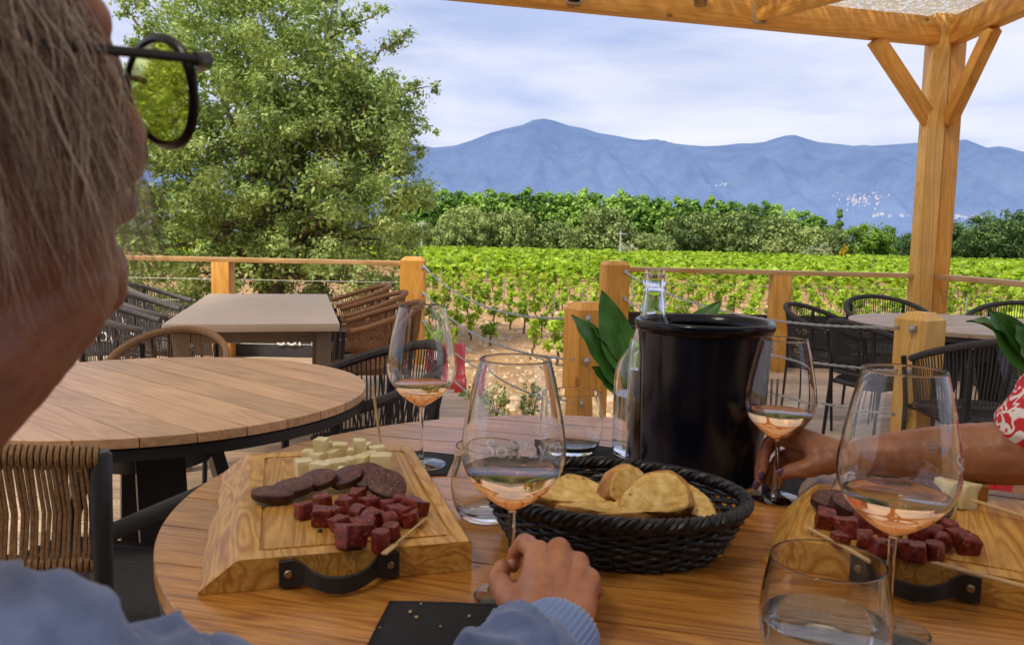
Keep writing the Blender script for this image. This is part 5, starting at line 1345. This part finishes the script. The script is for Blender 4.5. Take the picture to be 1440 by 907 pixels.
def body_mesh(chains, ells, voxel, name, mat, parent, smooth=8, noise_=None):
    mb = MB()
    for ch in chains:
        for (p0, r0), (p1, r1) in zip(ch[:-1], ch[1:]):
            p0 = Vector(p0); p1 = Vector(p1); n = max(2, int((p1-p0).length/(min(r0, r1)*.5)))
            mb.tube([p0.lerp(p1, i/n) for i in range(n+1)], [r0+(r1-r0)*(i/n) for i in range(n+1)], 14)
        for (p, r) in ch: mb.sphere(p, r*1.0, 8)
    for e in ells:
        c, r3, Mx = e; b0 = len(mb.v); mb.sphere((0,0,0), 1.0, 14, r3)
        for i in range(b0, len(mb.v)): mb.v[i] = tuple(Vector(c) + (Mx @ Vector(mb.v[i]) if Mx else Vector(mb.v[i])))
    o = mb.build(name, mat, None)
    md = o.modifiers.new('r', 'REMESH'); md.mode = 'VOXEL'; md.voxel_size = voxel; md.use_smooth_shade = True
    m2 = o.modifiers.new('s', 'SMOOTH'); m2.iterations = smooth; m2.factor = .5
    dg = bpy.context.evaluated_depsgraph_get(); dg.update(); me = bpy.data.meshes.new_from_object(o.evaluated_get(dg)); o.modifiers.clear(); old = o.data; o.data = me; bpy.data.meshes.remove(old)
    me.name = name; me.materials.clear(); me.materials.append(mat); me.shade_smooth()
    if noise_:
        N_ = len(me.vertices); co_ = np.empty(N_*3, np.float32); me.vertices.foreach_get('co', co_); co_ = co_.reshape(-1,3)
        no = np.empty(N_*3, np.float32); me.vertices.foreach_get('normal', no); no = no.reshape(-1,3)
        d = np.array([noise_(Vector(c)) for c in co_], np.float32); me.vertices.foreach_set('co', (co_+no*d[:,None]).ravel()); me.update()
    if parent is not None: o.parent = parent
    return o
I3 = Matrix.Identity(3)

# ---- person on the left, seen from behind the right cheek
fd = radians(25); f_ = Vector((sin(fd), cos(fd), 0)); rr_ = Vector((cos(fd), -sin(fd), 0)); HC = Vector((-.303,.398,1.240)); HS = 1.12; PT = radians(9)
f2_ = f_*cos(PT)+Vector((0,0,sin(PT))); u2_ = Vector((0,0,cos(PT)))-f_*sin(PT)
RM = Matrix(((rr_.x, f2_.x, u2_.x),(rr_.y, f2_.y, u2_.y),(0,f2_.z,u2_.z)))
def hl(x, y, z): return HC + (rr_*x + f2_*y + u2_*z)*HS
pa = empty('person', (-.45,.22,0), 0, 'person in a blue sweatshirt and dark round glasses, holding the front glass by its stem', 'person')
PO = Vector((-.45,.22,0))
def loc_(ch): return [[(Vector(p)-PO, r) for p, r in c] for c in ch]
def E_(x,y,z,a,b,c): return (hl(x,y,z)-PO, (a*HS,b*HS,c*HS), RM)
S = Vector((-.205,.305,.965)); E1 = Vector((-.085,.475,.775)); W = at(785,893,.712)
nb = HC+(f_*-.06+Vector((0,0,-.19)))*HS
chains = [
 [(hl(0,-.03,-.07),.060*HS),(hl(0,-.055,-.15),.054*HS),(nb,.068)],
 [(hl(0,.040,-.095),.048*HS),(Vector((-.318,.372,1.06)),.056),(nb,.066)],
 [(hl(0,.080,.045),.020*HS),(hl(0,.090,.016),.014*HS)],
 [(hl(0,.097,.012),.009*HS),(hl(0,.108,-.012),.0105*HS),(hl(0,.113,-.032),.0125*HS)],
 [(hl(-.017,.092,-.064),.011*HS),(hl(0,.096,-.063),.013*HS),(hl(.017,.092,-.064),.011*HS)],
 [(hl(0,.084,-.108),.017*HS),(hl(0,.080,-.098),.022*HS)],
 [(nb,.07),(S+Vector((-.02,0,-.005)),.048),(S,.050),(E1,.038),(E1.lerp(W,.5),.036),(W,.0255)],
 [(nb,.08),(Vector((-.46,.20,.86)),.12),(Vector((-.48,.14,.62)),.13)],
 [(Vector((-.46,.22,.88)),.09),(Vector((-.60,.36,.93)),.05),(Vector((-.55,.50,.80)),.038),(Vector((-.38,.66,.81)),.028)],
 [(Vector((-.48,.14,.60)),.13),(Vector((-.38,.40,.52)),.075),(Vector((-.28,.62,.50)),.06),(Vector((-.28,.62,.10)),.045),(Vector((-.26,.70,.05)),.04)],
 [(Vector((-.52,.14,.60)),.12),(Vector((-.55,.42,.52)),.075),(Vector((-.50,.66,.50)),.06),(Vector((-.50,.66,.10)),.045),(Vector((-.48,.74,.05)),.04)],
]
def hand(chains, wrist, base_r, rays):
    for ray_ in rays:
        chains.append([(Vector(p), r) for p, r in ray_])
def A(x,y,Y): return at(x,y,Y)
MC = [A(757,778,.800), A(786,772,.812), A(812,792,.808), A(828,816,.796)]
for m_, b in zip(MC, [(762,865,.735),(778,868,.742),(794,872,.742),(806,876,.738)]):
    chains.append([(W,.021),(A(*b),.0185),(A(*b).lerp(m_,.55),.0160),(m_,.0128)])
chains += [
 [(MC[0],.0126),(A(737,762,.846),.0100),(A(724,778,.861),.0088),(A(721,795,.858),.0076)],
 [(MC[1],.0126),(A(786,790,.864),.0100),(A(768,812,.868),.0088),(A(748,815,.858),.0078)],
 [(MC[2],.0118),(A(820,808,.858),.0096),(A(803,835,.862),.0085),(A(780,838,.850),.0075)],
 [(MC[3],.0104),(A(836,832,.838),.0088),(A(824,855,.838),.0078),(A(804,858,.826),.0068)],
 [(A(776,885,.722),.021),(A(745,862,.745),.0185),(A(716,838,.778),.0145),(A(701,816,.812),.0116),(A(706,798,.840),.0098)],
 [(A(745,850,.758),.016),(MC[0],.0125)],
]
vu = (A(780,700,.76)-A(780,800,.80)).normalized()
for a_, b_, c_ in [((768,860,.74),(775,825,.77),(770,790,.80)),((782,862,.742),(792,828,.775),(800,792,.806)),((796,868,.742),(806,840,.775),(818,806,.802)),((775,825,.77),(785,812,.785),(795,800,.80))]:
    chains.append([(A(*q)+vu*(.0142 if i == 1 else .0130), .0030) for i, q in enumerate((a_, b_, c_))])
chains = loc_(chains)
# finger webbing / veins
ells = [E_(0,-.018,.040,.077,.098,.096), E_(0,.022,-.035,.064,.074,.092), E_(0,.040,-.086,.048,.050,.040), E_(.030,.066,.024,.030,.018,.018), E_(-.030,.066,.024,.030,.018,.018), E_(.036,.064,.002,.024,.022,.024), E_(-.036,.064,.002,.024,.022,.024), E_(.040,.062,-.030,.026,.030,.030), E_(-.040,.062,-.030,.026,.030,.030), E_(.081,-.024,-.016,.009,.018,.030), E_(-.081,-.024,-.016,.009,.018,.030), E_(0,.045,.055,.060,.038,.045)]
def vein(c): return .0013*mnoise.noise(c*55)+.0006*mnoise.noise(c*150)
bodyA = body_mesh(chains, ells, .0024, 'body', skinA, pa, 5, vein)
bodyA.data.materials.append(skinmat('skin_shaded_head', (.20,.075,.04), (.27,.11,.06), (.34,.155,.09)))  # same skin in a darker colour: the shade on the head is painted in
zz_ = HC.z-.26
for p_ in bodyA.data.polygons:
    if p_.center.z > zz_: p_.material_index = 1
# fingernail on the thumb, eyes
eyew = plain('eye_white', (.8,.78,.75), .2); iris = plain('iris_brown', (.08,.04,.02), .2)
for sx in (-1,1):
    e = MB().sphere((0,0,0), .0125*HS, 10).build('eye', eyew, pa, loc=hl(sx*.031,.078,.002)-PO)
    MB().lathe([(0,.0133*HS),(.0055*HS,.0115*HS)], 20).build('iris', iris, e).matrix_local = Matrix.Rotation(-fd,4,'Z') @ Matrix.Rotation(-pi/2,4,'X')
nailm = plain('natural_nail', (.62,.34,.25), .25)
for (x,y,Y,s3,ry) in [(697,801,.826,(.55,.8,1.0),.3),(719,794,.846,(.7,.4,1.05),0)]:
    p = A(x,y,Y)-PO; o = MB().sphere((0,0,0), .0062, 8, s3).build('fingernail', nailm, pa, loc=p); o.rotation_euler = (0,ry,0)
# sweatshirt
blue = fabric('blue_sweatshirt', (.15,.215,.40), .28, 30, 700)
W2 = W.lerp(E1, .06)
ch = loc_([[(nb+Vector((-.01,-.01,-.035)),.088),(Vector((-.44,.22,.90)),.13),(Vector((-.48,.15,.60)),.165),(Vector((-.48,.14,.50)),.165)],
 [(nb+Vector((.0,0,-.045)),.075),(S+Vector((-.035,0,-.008)),.064),(S+Vector((.0,.02,-.020)),.064),(S.lerp(E1,.5),.062),(E1,.056),(E1.lerp(W,.45),.050),(E1.lerp(W,.74),.046)],
 [(Vector((-.46,.22,.90)),.11),(Vector((-.60,.36,.93)),.065),(Vector((-.55,.50,.80)),.052),(Vector((-.40,.64,.81)),.04)]])
def folds(c):
    w = c+PO; d = 0.006*mnoise.noise(Vector((c.x*16,c.y*16,c.z*24)))
    r = 1-abs(mnoise.noise(Vector((c.x*13+c.z*17, c.y*9, c.z*15+4))))*2; d += .014*max(0, r-.3)
    r2 = 1-abs(mnoise.noise(Vector((c.x*21+7, c.y*19+c.z*25, c.z*9))))*2; d += .003*max(0, r2-.4)
    ax_ = Vector((.45,.62,-.55)).normalized(); t_ = c.dot(ax_); s_ = c.cross(ax_).length
    q_ = 1-abs(mnoise.noise(Vector((t_*34+c.x*6, s_*9, c.z*7+2))))*2.2; d += .0075*max(0, q_)**2
    q_ = 1-abs(mnoise.noise(Vector((t_*17+5, c.y*12, c.z*19))))*2.2; d += .008*max(0, q_)**2
    return d
sw = body_mesh(ch, [], .0048, 'sweatshirt', blue, pa, 8, folds)
# ribbed cuff
cuffm = fabric('blue_rib', (.22,.33,.62), .05, 9, 600)
ax = (W-E1).normalized(); c0 = W+ax*.012; c1 = W-ax*.052; u = ax.cross(Vector((0,0,1))).normalized(); v_ = u.cross(ax).normalized()
V = []; Q = []; n = 168; prof_r = [.0355,.0385,.0395,.0400,.0400,.0405,.042,.0445]; 
lay = [(c0+ax*.000, .0335, 0)]+[(c0.lerp(c1, i/7), r_, 1) for i, r_ in enumerate(prof_r)]
for (c, r_, rb) in lay:
    for k in range(n):
        a = 2*pi*k/n; rr = r_+(.0009 if (k//2) % 2 == 0 else -.0005)*rb; V.append(tuple(c+u*cos(a)*rr+v_*sin(a)*rr*.86-PO))
for j in range(len(lay)-1):
    for k in range(n): Q.append((j*n+k, j*n+(k+1)%n, (j+1)*n+(k+1)%n, (j+1)*n+k))
npmesh('cuff', V, Q, cuffm, pa, True)
# trousers
jean = fabric('dark_trousers', (.03,.04,.07), .2, 12, 500)
body_mesh(loc_([[(Vector((-.48,.14,.53)),.165),(Vector((-.38,.40,.52)),.095),(Vector((-.28,.62,.50)),.078),(Vector((-.28,.62,.12)),.06)],[(Vector((-.52,.14,.53)),.155),(Vector((-.55,.42,.52)),.095),(Vector((-.50,.66,.50)),.078),(Vector((-.50,.66,.12)),.06)]]), [], .010, 'trousers', jean, pa, 6)
# hair
def hairmat(name, a, b_, c_):
    m, nt, b = new_mat(name); N = NT(nt); g = N.n('ShaderNodeNewGeometry'); N.l(N.ramp(g.outputs['Random Per Island'], [(0,a),(.5,b_),(1,c_)]), b.inputs['Base Color']); b.inputs['Roughness'].default_value = .38; b.inputs['Specular IOR Level'].default_value = .5; return m
hairA = hairmat('hair_grey_blond', (.16,.11,.085), (.50,.41,.33), (1.0,.92,.80))
def strand(P, r0, V, Q):
    b0 = len(V)//1; n = 3
    pts = P; prev = None
    for i, p in enumerate(pts):
        t = (pts[min(i+1,len(pts)-1)]-pts[max(i-1,0)]).normalized(); a = t.orthogonal() if prev is None else (prev-t*prev.dot(t))
        a.normalize(); prev = a; w = t.cross(a); r = r0*(1-.8*i/(len(pts)-1))
        for k in range(n): an = 2*pi*k/n; V.append(tuple(p+a*cos(an)*r+w*sin(an)*r))
    for i in range(len(pts)-1):
        for k in range(n): k2 = (k+1)%n; q = b0+i*n; Q.append((q+k, q+k2, q+n+k2, q+n+k))
V = []; Q = []
for s in range(5200):
    # roots over the skull, combed forward on the side and falling along the cheek
    th = rnd.uniform(-pi, pi); ph = rnd.uniform(.05, 1.75)
    d = Vector((sin(ph)*cos(th), sin(ph)*sin(th), cos(ph)))
    if d.z < .62 and d.y > .15+.35*d.z: continue
    if d.z < -.1: continue
    base = Vector((d.x*.085, d.y*.103-.018, d.z*.102+.040)); P = []; Lh = rnd.uniform(.05,.085); p = base.copy(); vel = Vector((d.x*.5, -.5+rnd.uniform(-.3,.3), .25)); clump = mnoise.noise(Vector((th*3, ph*4, 0)))
    for i in range(11):
        P.append(hl(*p)-PO)
        vel = vel*.55 + Vector(((.25 if p.x > 0 else -.25)*(.4+abs(d.x))+clump*.25, -1.0+clump*.4, -.55-rnd.uniform(0,.25)))*.45
        stp = vel.normalized()*Lh/10; q = p+stp
        # keep outside the skull
        e = Vector((q.x/.0875, (q.y+.018)/.105, (q.z-.040)/.104))
        if q.z > -.02 and e.length < 1.0: e.normalize(); q = Vector((e.x*.0875, e.y*.105-.018, e.z*.104+.040))
        if q.z <= -.02:
            lim = .062 + .012*sin(q.z*30)
            if abs(q.x) < lim and q.y > -.06: q.x = lim*(1 if q.x > 0 else -1)
        p = q
    P = [q for q in P if (q+PO-HC).z/HS > (.012 if d.y > -.35 else -.05)+.016*clump]
    if len(P) < 4: continue
    strand(P, rnd.uniform(.0005,.0009), V, Q)
# longer wisps hanging over the near cheek down to the jaw
for s in range(400):
    t = rnd.random(); base = Vector((.070+rnd.uniform(-.004,.006), -.05+.085*t, .075-.06*abs(t-.3)+rnd.uniform(-.02,.02)))
    end = Vector((.052+rnd.uniform(-.008,.016), -.015+.085*t+rnd.uniform(-.012,.012), -.060-rnd.uniform(0,.050))); ph = rnd.random()*6; P = []
    if base.y < .015: base.x += .013
    cl__ = mnoise.noise(Vector((t*9,0,3)))
    for i in range(15):
        q = i/14; p = base.lerp(end, q); bow = sin(pi*q); p.x += .009*bow+.003*sin(q*11+ph); p.y += (.016*cl__+.006)*bow*1.2+.005*sin(q*8+ph+cl__*6); 
        if q > .75: p.y += (q-.75)*.05*(1 if cl__ > 0 else .4)
        p.y = min(p.y, .082 if p.z > -.03 else .095)
        P.append(hl(*p)-PO)
    strand(P, rnd.uniform(.00025,.0006), V, Q)
npmesh('hair', V, Q, hairA, pa, True)
# glasses
frm = plain('spectacle_frame', (.006,.005,.005), .3, spec=.35)
m, nt, b = new_mat('green_lens'); N = NT(nt); b.inputs['Base Color'].default_value = (.92,1.0,.30,1); b.inputs['Transmission Weight'].default_value = .92; b.inputs['Roughness'].default_value = .02; b.inputs['IOR'].default_value = 1.35; b.inputs['Coat Weight'].default_value = .6; lens = m
gl = empty('spectacles', hl(0,.10,.01), 0, 'dark framed round spectacles with greenish lenses worn by the person on the left', 'glasses')
GO = hl(0,.10,.01)
def gp(x,y,z): return hl(x,y,z)-GO
for sx in (-1,1):
    cx = sx*.036; P = []
    for k in range(40):
        a = 2*pi*k/40; rx = .0300; rz_ = .0275; x = cx+cos(a)*rx; z = -.006+sin(a)*rz_*(1.06 if sin(a) < 0 else .95); P.append(gp(x, .121-.010*(abs(x)/.06)**2, z))
    MB().tube(P, .0024, 8, closed=True, flat=1.3).build('rim', frm, gl)
    c = gp(cx,.119,-.006); V = []; Q = []
    nv = len(P)
    off = f_*.0012
    V = [tuple(p+off) for p in P]+[tuple(p-off) for p in P]
    F_ = [tuple(range(nv)), tuple(reversed(range(nv,2*nv)))]+[(i,(i+1)%nv,nv+(i+1)%nv,nv+i) for i in range(nv)]
    MB().add(V, F_).build('lens', lens, gl, normals=True)
    MB().tube([gp(sx*.062,.118,.004),gp(sx*.074,.113,.006),gp(sx*.0785,.100,.006)], [.0024,.0034,.0026], 10, flat=1.5).build('hinge', frm, gl)
    MB().tube([gp(sx*.0785,.103,.006),gp(sx*.081,.06,.007),gp(sx*.081,.02,.008),gp(sx*.080,-.012,.006),gp(sx*.080,-.03,-.008),gp(sx*.077,-.04,-.025)], [.0020,.0019,.0018,.0018,.0022,.0020], 10, flat=1.4).build('temple', frm, gl)
MB().tube([gp(-.012,.128,0),gp(0,.131,.003),gp(.012,.128,0)], .0022, 8).build('bridge', frm, gl)

# ---- person on the right
PB = Vector((1.0,1.20,0)); pb_ = empty('person', PB, 0, 'person with a red and white sleeve whose tanned hand holds the rear right glass', 'person')
def lb(ch): return [[(Vector(p)-PB, r) for p, r in c] for c in ch]
Wb = A(1183,640,1.195); Eb = A(1470,636,1.13); Sb = Vector((.93,1.16,1.13))
HB = Vector((.93,1.20,1.42)); 
ch = [[(Wb,.0225),(Wb.lerp(Eb,.28),.034),(Wb.lerp(Eb,.6),.043),(Wb.lerp(Eb,.85),.046),(Eb,.046),(Eb.lerp(Sb,.5),.050),(Sb,.052),(Vector((.98,1.22,1.16)),.07)],
 [(HB+Vector((.02,0,-.08)),.052),(Vector((.96,1.22,1.22)),.055),(Vector((.98,1.22,1.12)),.10),(Vector((1.02,1.24,.85)),.11),(Vector((1.03,1.25,.60)),.13)],
 [(Vector((.98,1.28,1.14)),.07),(Vector((1.0,1.40,1.12)),.05),(Vector((1.02,1.46,.86)),.042),(Vector((.86,1.36,.66)),.03)],
 [(Vector((1.03,1.20,.55)),.12),(Vector((.78,1.16,.52)),.075),(Vector((.60,1.14,.50)),.06),(Vector((.62,1.16,.10)),.045),(Vector((.55,1.16,.05)),.04)],
 [(Vector((1.03,1.32,.55)),.12),(Vector((.78,1.36,.52)),.075),(Vector((.60,1.38,.50)),.06),(Vector((.62,1.38,.10)),.045),(Vector((.55,1.38,.05)),.04)]]
MB_ = [A(1128,612,1.215), A(1122,622,1.232), A(1122,636,1.243), A(1126,650,1.248)]
for m_, b in zip(MB_, [(1160,628,1.205),(1160,636,1.212),(1160,645,1.216),(1162,652,1.216)]): ch.append([(Wb,.0215),(A(*b),.0175),(A(*b).lerp(m_,.6),.0150),(m_,.0122)])
ch += [
 [(MB_[0],.0122),(A(1098,606,1.252),.0098),(A(1080,622,1.262),.0092),(A(1074,650,1.255),.0082),(A(1073,664,1.25),.0068)],
 [(MB_[1],.0122),(A(1092,618,1.272),.0098),(A(1072,640,1.268),.0092),(A(1067,668,1.258),.0080),(A(1067,678,1.253),.0066)],
 [(MB_[2],.0115),(A(1100,640,1.285),.0094),(A(1082,660,1.280),.0088),(A(1078,682,1.266),.0076)],
 [(MB_[3],.0105),(A(1108,660,1.280),.0086),(A(1096,676,1.272),.0078),(A(1090,688,1.262),.0068)],
 [(Wb,.021),(A(1158,650,1.195),.0185),(A(1132,659,1.190),.0138),(A(1112,662,1.200),.0112),(A(1099,667,1.208),.0092)],
 [(A(1150,640,1.2),.017),(MB_[0],.0122)],
]
RB = Matrix(((0,-1,0),(1,0,0),(0,0,1)))   # looks towards -X
def EB(x,y,z,a,b,c): return (HB+Vector((-y,x,z))-PB, (b,a,c), None)
el = [EB(0,-.015,.040,.076,.096,.094), EB(0,.022,-.035,.062,.072,.090), EB(0,.045,-.083,.048,.048,.038), EB(0,.108,-.022,.012,.016,.022), EB(.03,.078,.022,.025,.017,.012), EB(-.03,.078,.022,.025,.017,.012), EB(.079,-.008,-.004,.009,.019,.030), EB(-.079,-.008,-.004,.009,.019,.030), EB(0,.098,-.064,.02,.012,.009)]
body_mesh(lb(ch), el, .0030, 'body', skinB, pb_, 5, vein)
nail = plain('nail_polish', (.11,.05,.12), .25, coat=.4)
for (x,y,Y) in [(1070,668,1.243),(1063,682,1.246),(1075,686,1.256)]:
    p = A(x,y,Y)-PB; MB().sphere((0,0,0), .0062, 6, (.8,.5,1.35)).build('fingernail', nail, pb_, loc=p)
p = A(1098,664,1.1990)-PB; MB().sphere((0,0,0), .0058, 6, (1.1,.4,1.0)).build('fingernail', nail, pb_, loc=p)
for sx in (-1,1):
    e = MB().sphere((0,0,0), .0125, 10).build('eye', eyew, pb_, loc=HB+Vector((-.076,sx*.031,.002))-PB); MB().sphere((-.0095,0,0), .005, 6).build('iris', iris, e)
V = []; Q = []
for s in range(2200):
    th = rnd.uniform(-pi, pi); ph = rnd.uniform(.05, 1.7); d = Vector((sin(ph)*cos(th), sin(ph)*sin(th), cos(ph)))
    if d.x < -.6 and d.z < .5: continue
    p = HB+Vector((d.x*.100+.015, d.y*.080, d.z*.098+.04)); vel = d*.5; P = []; Lh = rnd.uniform(.15,.26)
    for i in range(10):
        P.append(p-PB); vel = vel*.6+Vector((.12,.1*(1 if d.y > 0 else -1),-1))*.4; q = p+vel.normalized()*Lh/9
        e = Vector(((q.x-HB.x-.015)/.1015, (q.y-HB.y)/.0815, (q.z-HB.z-.04)/.1))
        if e.length < 1: e.normalize(); q = HB+Vector((e.x*.1015+.015, e.y*.0815, e.z*.1+.04))
        p = q
    strand(P, .0009, V, Q)
npmesh('hair', V, Q, hairmat('hair_brown', (.05,.025,.012), (.10,.05,.025), (.18,.10,.05)), pb_, True)
m, nt, b = new_mat('red_white_print'); N = NT(nt); v = N.coord(scale=(1,1,1))
n = N.noise(v, 24, 1, .4, 2.2); w_m = N.n('ShaderNodeMath', operation='MULTIPLY'); N.l(n, w_m.inputs[0]); w_m.inputs[1].default_value = 7.0; w = N.n('ShaderNodeMath', operation='PINGPONG'); N.l(w_m.outputs[0], w.inputs[0]); w.inputs[1].default_value = 1.0
N.l(N.ramp(w.outputs[0], [(.0,(.62,.02,.03)),(.60,(.66,.025,.035)),(.66,(.82,.76,.72)),(1,(.85,.8,.76))]), b.inputs['Base Color']); b.inputs['Roughness'].default_value = .8
N.l(N.bump(N.noise(v, 600, 2), .4, .0005), b.inputs['Normal'])
ED = (Eb-Wb).normalized(); us = (Sb-Eb).normalized()
hem = Eb + Vector((-.014,0,.032))
ch = lb([[(hem,.054),(hem.lerp(Sb,.35),.064),(Sb,.075),(Vector((1.0,1.22,1.12)),.125),(Vector((1.03,1.24,.85)),.14),(Vector((1.05,1.25,.56)),.17)],
 [(Vector((.98,1.28,1.12)),.09),(Vector((1.0,1.40,1.12)),.07),(Vector((1.02,1.45,.98)),.065)],
 [(Vector((1.03,1.20,.55)),.15),(Vector((.78,1.18,.52)),.11),(Vector((.62,1.20,.50)),.10)],[(Vector((1.03,1.32,.55)),.15),(Vector((.78,1.34,.52)),.11),(Vector((.62,1.34,.50)),.10)]])
body_mesh(ch, [], .0055, 'dress', m, pb_, 6, lambda c: .006*mnoise.noise(c*20)+.005*max(0,.5-abs(mnoise.noise(Vector((c.x*25+c.z*20,c.y*18,c.z*22))))*3))
# chairs they sit on
put(cD, uD, -.50, .12, radians(-20), 'black rope armchair under the person in the blue sweatshirt')
put(cD, uD, 1.06, 1.26, pi/2, 'black rope armchair under the person in the red patterned dress')
print('objects', len(C.objects))
